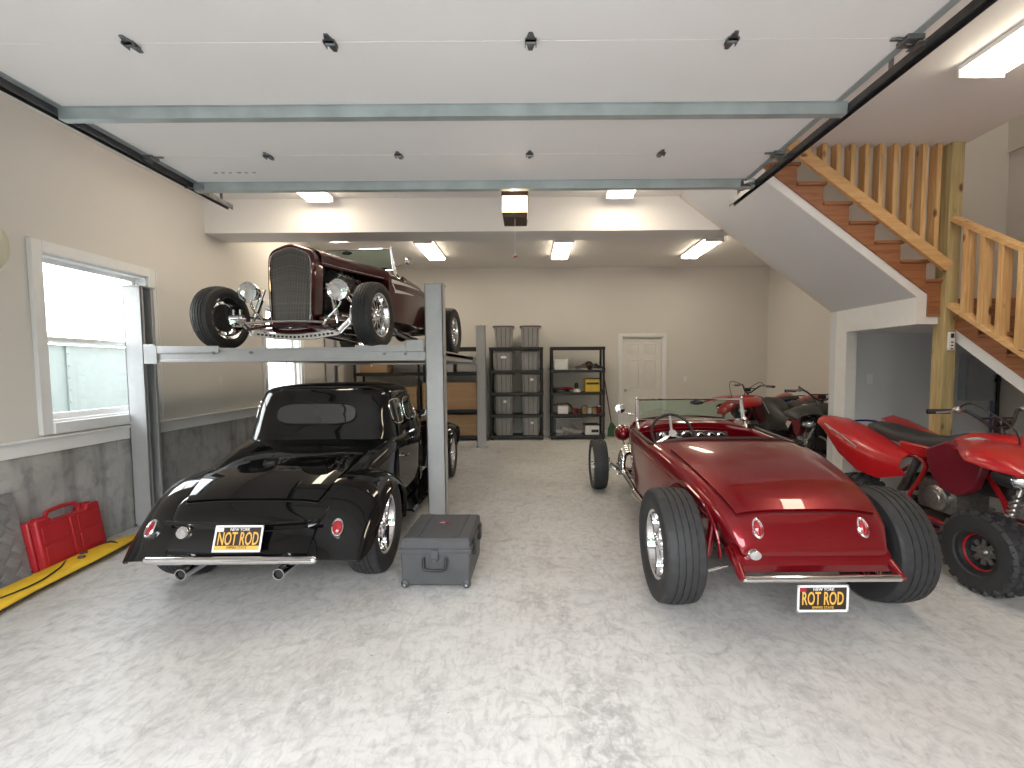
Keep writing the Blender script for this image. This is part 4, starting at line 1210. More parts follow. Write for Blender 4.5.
    g = MB(); g.sphere((0, 0.0, 0.37), 0.15, 18, (0.8, 0.75, 1.0)); g.build('differential', M['darkmetal'], car)
    # pan under the tail + spreader bar
    g = MB(); gr = []
    for i, (y, z, w) in enumerate([(-0.30, 0.49, 0.44), (-0.36, 0.475, 0.435), (-0.405, 0.44, 0.43), (-0.42, 0.40, 0.425), (-0.41, 0.365, 0.42), (-0.36, 0.35, 0.41)]):
        gr.append([(lerp(-w, w, j / 10), y, z) for j in range(11)])
    g.sheet(gr, 0.01); g.build('tank_cover', P, car)
    g = MB(); g.tube([(-0.415, -0.49, 0.355), (0.415, -0.49, 0.355)], 0.019, 14); g.sphere((-0.415, -0.49, 0.355), 0.019, 10); g.sphere((0.415, -0.49, 0.355), 0.019, 10); g.build('spreader_bar', M['chrome'], car)
    for s in (-1, 1):
        g = MB(); g.tube([(s * 0.41, -0.30, 0.44), (s * 0.425, -0.42, 0.40), (s * 0.43, -0.50, 0.352)], [0.035, 0.026, 0.020], 10); g.build('frame_horn', P, car)
    g = MB(); g.tube([(-0.56, -0.35, 0.335), (-0.44, -0.33, 0.36)], 0.008, 6); g.build('panhard_bar', M['chrome'], car)
    oval_light(car, (-0.295, -0.372, 0.59), 0.031, 0.058, tilt=(R(-27), 0, 0)); oval_light(car, (0.295, -0.372, 0.59), 0.031, 0.058, tilt=(R(-27), 0, 0))
    g = MB(); g.lathe([(0.0, -0.022), (0.03, -0.02), (0.038, -0.01), (0.04, 0.01)], (-0.335, -0.425, 0.462), 'y', 24); g.v = [(x, y, 0.462 + (z - 0.462) * 0.8) for x, y, z in g.v]; g.build('fuel_cap', M['chrome'], car)
    # front axle: drilled beam with shocks, rods, headlights
    ax = 2.69
    g = MB()
    pts = [(x_, y_, z_ + ZA) for x_, y_, z_ in [(-0.64, 2.69, 0.31 - ZA), (-0.54, 2.71, 0.28 - ZA * 0.6), (-0.44, 2.72, 0.225), (-0.2, 2.725, 0.19), (0, 2.725, 0.18), (0.2, 2.725, 0.19), (0.44, 2.72, 0.225), (0.54, 2.71, 0.28 - ZA * 0.6), (0.64, 2.69, 0.31 - ZA)]]
    for a, b in zip(pts, pts[1:]):
        g.beam(a, b, 0.012, 0.05, up=(0, 0, 1)); 
        for dz in (-0.025, 0.025): g.beam((a[0], a[1], a[2] + dz), (b[0], b[1], b[2] + dz), 0.04, 0.008)
    fa = g.build('front_axle', M['chrome'], car)
    for k in range(-9, 10):
        x = k * 0.042; z = 0.182 + ZA + 0.035 * (abs(x) / 0.4) ** 1.6
        g = MB(); g.cyl((x, 2.729, z), (x, 2.735, z), 0.011, seg=10); g.build('axle_hole', M['blk'], fa)
    g = MB(); g.tube([(-0.5, 2.60, 0.20), (0.5, 2.60, 0.20)], 0.012, 8); g.build('tie_rod', M['chrome'], car)
    g = MB()
    for k in range(3): g.b2(-0.42 + k * 0.03, 0.42 - k * 0.03, 2.66, 2.70, 0.235 + ZA + k * 0.009, 0.243 + ZA + k * 0.009)
    g.build('leaf_spring', M['satin'], car)
    # front apron between shell and axle
    g = MB(); g.sheet([[(lerp(-0.40, 0.40, j / 8) * w, y, z - 0.04 * (abs(j - 4) / 4) ** 2) for j in range(9)] for y, z, w in ((2.50, 0.30, 0.62), (2.60, 0.27, 0.72), (2.70 + YG, 0.245, 0.9), (2.75 + YG, 0.225, 1.0), (2.755 + YG, 0.205, 1.0))], 0.012); g.build('front_apron', P, car)
    g = MB(); g.tube([(-0.38, 2.77 + YG, 0.235), (0, 2.775 + YG, 0.25), (0.38, 2.77 + YG, 0.235)], 0.012, 8, smooth=4); g.build('front_spreader_bar', M['satin'], car)
    for s in (-1, 1):
        g = MB(); g.tube([(s * 0.44, 2.72, 0.24), (s * 0.34, 2.66, 0.58)], 0.012, 8); g.tube([(s * 0.42, 2.71, 0.31), (s * 0.37, 2.68, 0.48)], 0.024, 12); g.build('front_shock', M['chrome'], car)
        g = MB(); g.tube([(s * 0.48, 2.70, 0.23), (s * 0.44, 1.6, 0.33)], 0.012, 8); g.tube([(s * 0.48, 2.70, 0.31), (s * 0.44, 1.6, 0.33)], 0.012, 8); g.build('radius_rod', M['chrome'], car)
        g = MB(); g.cyl((s * 0.55, 2.69, 0.31), (s * 0.72, 2.69, 0.31), 0.03); g.lathe([(0.03, 0), (0.12, 0), (0.12, 0.02), (0.03, 0.02)], (s * 0.62, 2.69, 0.31), 'x', 24, closed=True); g.tube([(s * 0.585, 2.69, 0.23), (s * 0.585, 2.69, 0.39)], 0.014, 8); g.build('spindle', M['chrome'], car)
        h = empty('headlight', (s * (0.43 if rear_view else 0.46), 2.62 + YG, 0.70 if rear_view else 0.55), parent=car)
        g = MB(); g.lathe([(0.0, -0.13), (0.03, -0.128), (0.065, -0.10), (0.088, -0.05), (0.094, 0.0), (0.096, 0.02)], (0, 0, 0), 'y', 28); g.build('headlight_shell', P if rear_view else M['chrome'], h)
        g = MB(); g.lathe([(0.096, 0.0), (0.102, 0.012), (0.10, 0.026), (0.090, 0.030), (0.088, 0.02)], (0, 0, 0), 'y', 28); g.build('headlight_ring', M['chrome'], h)
        g = MB(); g.lathe([(0.0, 0.042), (0.04, 0.039), (0.07, 0.032), (0.090, 0.022)], (0, 0, 0), 'y', 28); g.build('headlight_lens', M['lens'], h)
        g = MB(); g.tube([(0, -0.03, -0.09), (-s * 0.02, -0.02, -0.15), (-s * 0.13, 0.0, -0.27), (-s * 0.16, 0.02, -0.33)], 0.013, 8, smooth=4); g.build('headlight_stand', M['chrome'], h)
    # wheels
    rD, rW = rear; fD, fWd = front
    for s in (-1, 1):
        make_wheel(car, (s * (rh - rW / 2), 0, rD / 2), rD, rW, 0.42, 'slot', s)
        make_wheel(car, (s * (fhh - fWd / 2), 2.69, fD / 2), fD, fWd, 0.40, 'spoke', s, steer)
    # engine
    en = empty('engine', (0, 2.15, 0.55), parent=car)
    g = MB(); g.box((0, 0, -0.02), (0.32, 0.55, 0.30)); g.box((0, 0.02, -0.20), (0.26, 0.5, 0.12)); g.build('engine_block', M['darkmetal'], en, bev=0.02)
    for s in (-1, 1):
        g = MB(); g.box((s * 0.19, 0, 0.15), (0.15, 0.52, 0.13), rot=(0, s * R(40), 0)); g.build('cylinder_head', M['castal'], en, bev=0.015)
        g = MB(); g.box((s * 0.235, 0, 0.23), (0.13, 0.50, 0.06), rot=(0, s * R(40), 0))
        for k in range(7): g.box((s * 0.255, -0.2 + 0.066 * k, 0.255), (0.11, 0.012, 0.03), rot=(0, s * R(40), 0))
        g.build('valve_cover', M['satin'], en, bev=0.006)
        for k in range(4):
            y = 0.2 - 0.13 * k
            if rear_view:
                q = MB(); q.tube([(s * 0.24, y, 0.02 + 0.0 * k), (s * (0.44 + 0.02 * k), y, 0.03), (s * (0.50 + 0.02 * k), y - 0.02, -0.03), (s * (0.52 + 0.015 * k), y - 0.06, -0.16), (s * 0.52, -0.42 - 0.03 * k, -0.27), (s * 0.52, -0.60, -0.30)], 0.027, 10, smooth=5); q.build('header_pipe', M['chrome'], en)
            else:
                q = MB(); q.tube([(s * 0.24, y, 0.05), (s * 0.33, y, 0.03), (s * 0.36, y - 0.05, -0.06), (s * 0.37, -0.35, -0.16)], 0.020, 10, smooth=5); q.build('header_pipe', M['chrome'], en)
            q = MB(); q.tube([(s * 0.14, y, 0.36), (s * 0.26, y + 0.02, 0.33), (s * 0.30, y, 0.18), (s * 0.26, y, 0.10)], 0.006, 6, smooth=4); q.build('spark_wire', M['blk'], en)
        q = MB(); q.cyl((s * 0.52, -0.58, -0.30), (s * 0.46, -1.5, -0.36), 0.038, seg=14); q.build('collector_pipe', M['chrome'], en)
    g = MB(); g.box((0, 0, 0.24), (0.20, 0.42, 0.08)); g.build('intake_manifold', M['castal'], en, bev=0.01)
    for y in (-0.12, 0.10):
        g = MB(); g.lathe([(0.0, 0.0), (0.035, 0.0), (0.05, 0.01), (0.05, 0.06), (0.085, 0.07), (0.085, 0.115), (0.0, 0.12)], (0, y, 0.27), 'z', 20); g.build('carburettor', M['chrome'], en)
    g = MB(); g.lathe([(0.0, 0.32), (0.05, 0.32), (0.09, 0.30), (0.09, 0.28), (0.0, 0.28)], (0.0, 0, -0.10), 'y', 24); g.lathe([(0.0, 0.33), (0.04, 0.33), (0.055, 0.30), (0.0, 0.30)], (0.17, 0, 0.14), 'y', 20); g.lathe([(0.0, 0.33), (0.04, 0.33), (0.05, 0.30), (0.0, 0.30)], (-0.15, 0, 0.10), 'y', 20); g.build('pulleys', M['satin'], en)
    g = MB(); g.cyl((0.17, 0.12, 0.16), (0.17, 0.30, 0.16), 0.07, seg=18); g.build('alternator', M['chrome'], en)
    g = MB(); g.tube([(0.05, 0.30, 0.22), (0.07, 0.38, 0.28), (0.04, 0.44, 0.33)], 0.022, 10, smooth=4); g.tube([(-0.1, 0.30, -0.02), (-0.12, 0.40, -0.08), (-0.1, 0.45, -0.14)], 0.022, 10, smooth=4); g.build('radiator_hose', M['blk'], en)
    return car

rod = roadster('red_roadster', 'candy red hot rod roadster with open cockpit, its rear facing the viewer', None, (1.578, 2.88, 0), 0, 'redp')
make_plate(rod, (0.0, -0.50, 0.25), (0, 0, 0), 'ROT ROD', 0.86)
g = MB(); g.b2(-0.05, -0.045, -0.495, -0.49, 0.30, 0.35); g.b2(0.03, 0.035, -0.495, -0.49, 0.30, 0.35); g.build('plate_bracket', M['chrome'], rod)

RWZ = 1.70
mar = roadster('maroon_roadster', 'dark maroon hot rod roadster parked nose forward on the raised lift', None, (-1.96, 7.13, RWZ), PI - R(6.0), 'maroon', steer=0.0, rear_view=False, rh=0.87, fhh=0.87)
# silver flash on the cowl sides
for s in (-1, 1):
    def sp(y, z): return (s * (fW(y) + 0.0045), y, z)
    g = MB()
    for (ya, za0, za1, yb, zb0, zb1) in ((1.70, 0.80, 0.845, 0.95, 0.835, 0.84), (1.70, 0.80, 0.83, 1.62, 0.70, 0.73), (1.64, 0.695, 0.735, 1.15, 0.735, 0.74)):
        rows = []
        for i in range(9):
            t = i / 8; y = lerp(ya, yb, t); rows.append([sp(y, lerp(za0, zb0, t)), sp(y, lerp(za1, zb1, t))])
        g.sheet(rows, 0.003)
    g.build('silver_flash', M['silver'], mar)
# ================================================================ LIFT
lf = empty('car_lift', (-2.29, 6.5, 0), label='grey four-post car lift holding the maroon roadster above the black coupe', cat='car lift')
LX0, LX1, LY0, LY1 = -3.77, -0.79, 4.28, 8.50
def lift_post(x, y, sx, sy, h=2.28):
    """C-channel column open towards +-x side sx"""
    e = empty('post', (x - lf.location.x, y - lf.location.y, 0), parent=lf)
    w, d, t = 0.17, 0.15, 0.012
    g = MB()
    # web on the outside (x), flanges on both y sides, open inward
    xo = -sx * w / 2
    g.b2(xo, xo + sx * t, -d / 2, d / 2, 0, h)
    g.b2(xo, xo + sx * w, -d / 2, -d / 2 + t, 0, h); g.b2(xo, xo + sx * w, d / 2 - t, d / 2, 0, h)
    for yy in (-d / 2, d / 2 - 0.03): g.b2(xo + sx * (w - t), xo + sx * w, yy, yy + 0.03, 0, h)
    g.build('column', M['lift'], e, bev=0.003)
    g = MB(); g.b2(-w / 2 - (0.0 if sx > 0 else 0.03), w / 2 + 0.03, -d / 2 - 0.03, d / 2 + 0.03, 0, 0.014)
    g.build('base_plate', M['lift'], e, bev=0.003)
    for a in (-1, 1):
        for b in (-1, 1):
            q = MB(); q.cyl((a * (w / 2 - 0.02) , b * (d / 2 + 0.015), 0.012), (a * (w / 2 - 0.02), b * (d / 2 + 0.015), 0.035), 0.010, seg=6); q.build('anchor_bolt', M['hinge'], e)
    g = MB(); g.b2(-w / 2, w / 2 + 0.01, -d / 2 - 0.006, d / 2 + 0.006, h, h + 0.012); g.cyl((0, 0, h), (0, 0, h + 0.035), 0.012, seg=8); g.cyl((0.06, 0.03, h), (0.06, 0.03, h + 0.03), 0.008, seg=8)
    g.build('top_cap', M['lift'], e, bev=0.002)
    g = MB(); g.b2(xo + sx * 0.045, xo + sx * 0.055, -0.035, 0.035, 0.02, h - 0.05)
    g.build('ladder', M['liftd'], e)
    g = MB()
    for k in range(20): g.b2(xo + sx * 0.0555, xo + sx * 0.06, -0.02, 0.02, 0.15 + k * 0.1, 0.19 + k * 0.1)
    o = g.build('ladder_slots', M['blk'], e); o['kind'] = 'stuff'
    q = MB(); q.tube([(xo + sx * 0.09, 0.02, 0.05), (xo + sx * 0.09, 0.02, h)], 0.006, 6); q.build('cable', M['hinge'], e)
    return e
for x, sx in ((LX0 + 0.085, 1), (LX1 - 0.085, -1)):
    for y, sy in ((LY0 + 0.075, 1), (LY1 + 0.075, -1)): lift_post(x, y, sx, sy)
for y in (LY0 + 0.075, LY1 + 0.075):
    g = MB(); y0, y1 = y - 0.055, y + 0.055
    g.b2(LX0 + 0.10, LX1 - 0.10, y0, y1, 1.585, 1.70)
    g.b2(LX0 + 0.20, LX1 - 0.18, y0 - 0.008, y0, 1.575, 1.60); g.b2(LX0 + 0.20, LX1 - 0.18, y0 - 0.008, y0, 1.685, 1.705)
    cb = g.build('crossbeam', M['lift'], lf, world=True, bev=0.004)
    for x in (-2.95, -2.6, -1.35, -0.95 - 0.2):
        q = MB(); q.cyl((x + 2.29, y0 - 0.018 - 6.5, 1.66 if x < -2 else 1.64), (x + 2.29, y0 - 6.5, 1.66 if x < -2 else 1.64), 0.014, seg=8); q.build('bolt', M['hinge'], cb)
    for x, s in ((LX0 + 0.09, 1),):
        q = MB(); q.prism([(0.02, 1.56), (0.20, 1.56), (0.20, 1.72), (0.17, 1.745), (0.02, 1.745)], -0.074, -0.058, 'xz')
        q.v = [(a + x + 2.29, b + y - 6.5, c) for a, b, c in q.v]; q.build('carriage_plate', M['lift'], cb, bev=0.003)
for (x0, x1) in ((-3.48, -2.90), (-1.62, -1.02)):
    g = MB(); g.b2(x0, x1, 4.42, 8.52, 1.65, 1.70); g.b2(x0, x0 + 0.02, 4.42, 8.52, 1.60, 1.715); g.b2(x1 - 0.02, x1, 4.42, 8.52, 1.60, 1.715)
    rw = g.build('runway', M['lift'], lf, world=True, bev=0.003)
    q = MB(); q.b2(x0 + 2.29, x1 + 2.29, 4.30 - 6.5, 4.42 - 6.5, 1.70, 1.712); q.b2(x0 + 2.29, x1 + 2.29, 4.285 - 6.5, 4.30 - 6.5, 1.66, 1.725); q.build('wheel_stop', M['lift'], rw, bev=0.003)
g = MB(); g.b2(-1.14, -0.97, 4.27, 4.30, 1.66, 1.77); g.build('right_lock_cover', M['lift'], lf, world=True, bev=0.006)
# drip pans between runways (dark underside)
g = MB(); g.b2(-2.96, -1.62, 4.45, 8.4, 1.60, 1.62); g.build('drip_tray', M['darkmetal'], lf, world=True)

# ================================================================ BLACK COUPE
CX, CY = -1.80, 3.33
cp = empty('black_coupe', (CX, CY, 0), 0, label='glossy black hot rod coupe parked under the lift, tail facing the viewer', cat='car')
BP = M['blackp']
cW = pchip([-0.52, -0.46, -0.2, 0.17, 0.5, 1.2, 1.7, 2.0], [0.44, 0.485, 0.56, 0.62, 0.66, 0.675, 0.62, 0.55])
cT = pchip([-0.53, -0.50, -0.45, -0.38, -0.22, 0.0, 0.17, 0.45, 0.62, 1.6, 2.0], [0.47, 0.555, 0.615, 0.665, 0.745, 0.815, 0.862, 0.925, 0.95, 0.965, 0.975])
cH = pchip([-0.53, -0.45, -0.2, 0.3, 0.7, 2.0], [0.03, 0.06, 0.11, 0.13, 0.11, 0.16])
def cbot(y): return lerp(0.42, 0.30, min(1, max(0, (y + 0.1) / 0.5)))
g = MB()
ysl = [-0.53, -0.515, -0.495, -0.47, -0.44, -0.40, -0.34, -0.27] + [lerp(-0.2, 1.98, i / 30) for i in range(31)]
g.loft([[(x, y, z) for x, z in superring(cW(y), cbot(y), cT(y) - cH(y), cT(y), 3.2, low=0.97)] for y in ysl], True, True)
cbody = g.build('body', BP, cp, ang=55)
# greenhouse
fyb = pchip([0.88, 1.0, 1.12, 1.24, 1.30], [0.40, 0.47, 0.515, 0.56, 0.60])
fyf = pchip([0.88, 1.0, 1.2, 1.30], [1.72, 1.64, 1.55, 1.50])
fgw = pchip([0.88, 0.97, 1.15, 1.30], [0.655, 0.64, 0.605, 0.57])
def ghring(z, sc=1.0, lift=0.0, n=4.5):
    yb, yf, w = fyb(z), fyf(z), fgw(z)
    cy, hy = (yb + yf) / 2, (yf - yb) / 2
    r = []
    for k in range(64):
        a = 2 * PI * k / 64; c, s = math.cos(a), math.sin(a)
        r.append((w * sc * abs(c) ** (2 / n) * (1 if c >= 0 else -1), cy + hy * sc * abs(s) ** (2 / n) * (1 if s >= 0 else -1), z + lift))
    return r
g = MB()
rg = [ghring(z) for z in (0.86, 0.92, 0.98, 1.05, 1.12, 1.18, 1.23, 1.27)]
for sc, dz in ((0.985, 0.022), (0.955, 0.042), (0.90, 0.062), (0.80, 0.080), (0.6, 0.096), (0.35, 0.104), (0.1, 0.107)): rg.append(ghring(1.27, sc, dz))
g.loft(rg, True, True)
gh = g.build('roof', BP, cp, ang=60)
def gback(x, z, off):
    yb, yf, w = fyb(z), fyf(z), fgw(z); n = 4.5
    cy, hy = (yb + yf) / 2, (yf - yb) / 2
    return (x, cy - hy * (1 - min(0.999, abs(x) / w) ** n) ** (1 / n) - off, z)
def gside(s, y, z, off):
    yb, yf, w = fyb(z), fyf(z), fgw(z); n = 4.5
    cy, hy = (yb + yf) / 2, (yf - yb) / 2
    return (s * (w * (1 - min(0.999, abs(y - cy) / hy) ** n) ** (1 / n) + off), y, z)
def rrect_rows(hw, z0, z1, rad, n=12):
    rows = []
    for i in range(n + 1):
        z = lerp(z0, z1, i / n); e = min(z - z0, z1 - z)
        inset = rad - math.sqrt(max(0, rad * rad - (rad - min(e, rad)) ** 2))
        rows.append((z, hw - inset))
    return rows
WZ0, WZ1, WHW = 1.045, 1.205, 0.33
g = MB(); g.sheet([[gback(lerp(-hw, hw, j / 16), z, 0.004) for j in range(17)] for z, hw in rrect_rows(WHW, WZ0, WZ1, 0.055)], 0.004)
g.build('rear_window', M['darkglass'], gh, ang=70)
lp = []
for k in range(48):
    a = 2 * PI * k / 48; c, s = math.cos(a), math.sin(a); n = 4.0
    lp.append(gback((WHW + 0.008) * abs(c) ** (2 / n) * (1 if c > 0 else -1), (WZ0 + WZ1) / 2 + (WZ1 - WZ0 + 0.016) / 2 * abs(s) ** (2 / 3.0) * (1 if s > 0 else -1), 0.005))
g = MB(); g.tube(lp, 0.007, 6, closed=True); g.build('rear_window_trim', M['blkgloss'], gh)
for s in (-1, 1):
    for (ya, yb) in ((0.98, 1.45), (0.68, 0.90)):
        rows = []
        for z, hw in rrect_rows((yb - ya) / 2, 1.02, 1.22, 0.05): rows.append([gside(s, (ya + yb) / 2 + lerp(-hw, hw, j / 8), z, 0.004) for j in range(9)])
        g = MB(); g.sheet(rows, 0.004); g.build('side_window', M['darkglass'], gh, ang=70)
        lp = []
        for k in range(32):
            a = 2 * PI * k / 32; c, q = math.cos(a), math.sin(a)
            lp.append(gside(s, (ya + yb) / 2 + ((yb - ya) / 2 + 0.008) * abs(c) ** 0.5 * (1 if c > 0 else -1), 1.12 + 0.108 * abs(q) ** 0.6 * (1 if q > 0 else -1), 0.006))
        g = MB(); g.tube(lp, 0.006, 6, closed=True); g.build('side_window_trim', M['chrome'], gh)
rows = [[(lambda p: (p[0], 2 * ((fyb(z) + fyf(z)) / 2) - p[1], p[2]))(gback(lerp(-0.42, 0.42, j / 12), z, 0.004)) for j in range(13)] for z in (1.03, 1.09, 1.15, 1.21)]
g = MB(); g.sheet(rows, 0.004); g.build('windscreen', M['darkglass'], gh, ang=70)
# trunk lid + seal
def cdeck(u, y, off):
    W = cW(y); zt = cT(y); h = cH(y); nn = 3.2
    zz = (1 - min(1, abs(u)) ** nn) ** (1 / nn); dz = (cT(y + 0.01) - cT(y - 0.01)) / 0.02; L = math.sqrt(1 + dz * dz)
    return (u * W, y - off * dz / L, zt - h + h * zz + off / L)
cu = lambda y: 0.84
g = MB(); g.sheet([[cdeck(lerp(cu(y), -cu(y), j / 16), y, 0.006) for j in range(17)] for y in [lerp(-0.405, 0.24, i / 16) for i in range(17)]], 0.012)
g.build('trunk_lid', BP, cp, ang=60)
lp = [cdeck(lerp(-0.85, 0.85, j / 14), -0.412, 0.001) for j in range(15)] + [cdeck(0.855, lerp(-0.40, 0.24, j / 12), 0.001) for j in range(13)] + [cdeck(lerp(0.85, -0.85, j / 14), 0.248, 0.001) for j in range(15)] + [cdeck(-0.855, lerp(0.24, -0.40, j / 12), 0.001) for j in range(13)]
g = MB(); g.tube(lp, 0.004, 5, closed=True); g.build('trunk_seal', M['blk'], cp)
# belt moulding, door line
for s in (-1, 1):
    g = MB(); g.tube([(s * (cW(y) + 0.001), y, cT(y) - cH(y) - 0.01) for y in [lerp(-0.3, 1.9, i / 24) for i in range(25)]], 0.008, 6); g.build('belt_moulding', BP, cp)
    g = MB(); g.tube([(s * (cW(0.62) + 0.0), 0.62, z) for z in (0.34, 0.5, 0.7, 0.80)], 0.004, 5); g.tube([(s * (cW(1.55)), 1.55, z) for z in (0.34, 0.5, 0.7, 0.80)], 0.004, 5); g.build('door_seam', M['blk'], cp)
    g = MB(); g.tube([(s * (cW(0.75) + 0.03), 0.72, 0.72), (s * (cW(0.75) + 0.03), 0.84, 0.72)], 0.009, 8); g.cyl((s * cW(0.72), 0.73, 0.72), (s * (cW(0.72) + 0.03), 0.73, 0.72), 0.008); g.build('door_handle', M['chrome'], cp)
# splash pan
g = MB(); g.sheet([[(lerp(0.46, -0.46, j / 10) * w, y, z) for j in range(11)] for y, z, w in ((-0.44, 0.56, 1.0), (-0.49, 0.535, 1.0), (-0.535, 0.48, 0.985), (-0.57, 0.41, 0.96), (-0.585, 0.35, 0.93), (-0.57, 0.32, 0.91))], 0.012)
g.build('splash_pan', BP, cp)
g = MB(); g.tube([(-0.48, -0.52, 0.545), (0, -0.545, 0.535), (0.48, -0.52, 0.545)], 0.012, 8, smooth=6); g.build('tail_bead', BP, cp)
g = MB(); g.tube([(-0.50, -0.655, 0.355), (0.50, -0.655, 0.355)], 0.024, 14); g.sphere((-0.5, -0.655, 0.355), 0.024, 10); g.sphere((0.5, -0.655, 0.355), 0.024, 10); g.build('bumper_bar', M['chrome'], cp)
for s in (-1, 1):
    g = MB(); g.tube([(s * 0.3, -0.5, 0.36), (s * 0.3, -0.65, 0.355)], 0.016, 8); g.build('bumper_bracket', M['chrome'], cp)
for x in (-0.30, 0.29):
    g = MB(); g.lathe([(0.030, -0.66), (0.034, -0.66), (0.034, 0.9), (0.030, 0.9), (0.028, -0.60)], (x, 0, 0.27), 'y', 20); g.build('exhaust_tip', M['chrome'], cp)
    g = MB(); g.cyl((x, -0.64, 0.27), (x, -0.2, 0.27), 0.029); g.build('exhaust_bore', M['blk'], cp)
g = MB(); g.lathe([(0.0, -0.03), (0.03, -0.028), (0.042, -0.015), (0.045, 0.01)], (-0.36, -0.535, 0.485), 'y', 24); g.build('fuel_cap', M['chrome'], cp)
make_plate(cp, (0.02, -0.600, 0.468), (R(-20), 0, 0), 'NOT ROD', 0.92)
# fenders
def fender(name, A, L, X, s, xin=0.50, n=26, m=12):
    ts = [i / (len(A) - 1) for i in range(len(A))]
    fa = [pchip(ts, [p[k] for p in A]) for k in (0, 1)]; fl = [pchip(ts, [p[k] for p in L]) for k in (0, 1)]; fx = pchip(ts, X)
    rows = []
    for i in range(n + 1):
        t = i / n; ay, az, ly, lz, xo = fa[0](t), fa[1](t), fl[0](t), fl[1](t), fx(t)
        row = [(s * xin, ay, az)]
        for j in range(1, m + 1):
            q = j / m * PI / 2
            sx = 0.6 * math.sin(q) + 0.4 * j / m; cz = 1 - math.cos(q) ** 0.95 if j < m else 1.0
            row.append((s * lerp(xin, xo, sx), lerp(ay, ly, cz), lerp(az, lz, cz)))
        # outer skirt lip
        row.append((s * (xo - 0.004), ly + (0 if True else 0), lz - 0.0)); row.append((s * (xo - 0.02), ly, lz - 0.0))
        rows.append(row)
    g = MB(); g.sheet(rows if s > 0 else [r[::-1] for r in rows], 0.008)
    o = g.build(name, BP, cp, ang=70)
    q = MB(); q.tube([(s * (fx(i / n) - 0.004), fl[0](i / n), fl[1](i / n)) for i in range(n + 1)], 0.009, 8); q.build('fender_lip', BP, o)
    return o
for s in (-1, 1):
    f_ = fender('rear_fender', [(0.66, 0.26), (0.55, 0.46), (0.34, 0.68), (0.08, 0.765), (-0.17, 0.745), (-0.37, 0.63), (-0.52, 0.46), (-0.60, 0.33)],
               [(0.50, 0.24), (0.41, 0.42), (0.28, 0.56), (0.04, 0.63), (-0.20, 0.55), (-0.36, 0.42), (-0.47, 0.34), (-0.55, 0.30)],
               [0.74, 0.775, 0.795, 0.80, 0.80, 0.79, 0.77, 0.735], s, 0.44)
    oval_light(cp, (s * 0.59, -0.505, 0.50), 0.036, 0.060, tilt=(R(-35), 0, s * R(14)))
    fender('front_fender', [(2.20, 0.30), (2.35, 0.58), (2.60, 0.76), (2.90, 0.80), (3.15, 0.74), (3.32, 0.58), (3.40, 0.45), (3.42, 0.36)],
               [(2.42, 0.28), (2.52, 0.50), (2.68, 0.66), (2.90, 0.71), (3.10, 0.66), (3.24, 0.52), (3.30, 0.42), (3.32, 0.34)],
               [0.76, 0.79, 0.81, 0.82, 0.82, 0.80, 0.77, 0.74], s, 0.36)
    g = MB(); g.sheet([[(s * x, y, z) for x, z in ((0.55, 0.30), (0.66, 0.275), (0.78, 0.27), (0.80, 0.25))] for y in (0.60, 1.1, 1.6, 2.25)], 0.02); g.build('running_board', BP, cp)
    make_wheel(cp, (s * 0.66, 0, 0.355), 0.71, 0.21, 0.42, 'slot', s)
    make_wheel(cp, (s * 0.69, 2.90, 0.33), 0.66, 0.17, 0.40, 'spoke', s)
    h = empty('headlight', (s * 0.50, 3.05, 0.86), parent=cp)
    g = MB(); g.lathe([(0.0, -0.13), (0.05, -0.115), (0.085, -0.06), (0.095, 0.0)], (0, 0, 0), 'y', 24); g.build('headlight_shell', BP, h)
    g = MB(); g.lathe([(0.095, 0.0), (0.1, 0.015), (0.09, 0.025), (0.0, 0.04)], (0, 0, 0), 'y', 24); g.build('headlight_lens', M['lens'], h)
    m_ = empty('side_mirror', (s * 0.62, 1.62, 1.02), parent=cp)
    g = MB(); g.lathe([(0.0, 0.03), (0.035, 0.022), (0.05, 0.0), (0.045, -0.006), (0, -0.004)], (s * 0.10, 0, 0.0), 'y', 20); g.build('mirror_head', M['chrome'], m_)
    g = MB(); g.tube([(-s * 0.02, 0, -0.05), (s * 0.10, 0.01, 0)], 0.006, 6); g.build('mirror_arm', M['chrome'], m_)
# hood + shell
fh = pchip([1.95, 2.4, 2.9, 3.05], [0.56, 0.43, 0.27, 0.24])
g = MB(); g.loft([[(x, y, z) for x, z in superring(fh(y), 0.34, 0.84, lerp(0.98, 0.96, (y - 1.95) / 1.1), 2.5)] for y in [lerp(1.95, 3.02, i / 10) for i in range(11)]], True, True)
hd = g.build('hood', BP, cp, ang=55)
g = MB(); sh_ = [(-0.16, 0.22), (-0.21, 0.5), (-0.24, 0.8), (-0.17, 0.95), (0, 1.0), (0.17, 0.95), (0.24, 0.8), (0.21, 0.5), (0.16, 0.22), (0, 0.16)]
g.prism(sh_, 3.02, 3.12, 'xz'); g.build('grille_shell', BP, cp, bev=0.02)
g = MB(); g.prism([(x * 0.85, 0.58 + (z - 0.58) * 0.88) for x, z in sh_], 3.118, 3.13, 'xz'); g.build('grille', M['satin'], cp)
g = MB(); g.b2(-0.40, 0.40, -0.45, 3.0, 0.26, 0.36); g.build('chassis', M['blk'], cp)
g = MB(); g.cyl((-0.66, 0, 0.355), (0.66, 0, 0.355), 0.035); g.cyl((-0.64, 2.90, 0.33), (0.64, 2.90, 0.33), 0.025); g.sphere((0, 0, 0.355), 0.13, 14); g.build('axles', M['darkmetal'], cp)
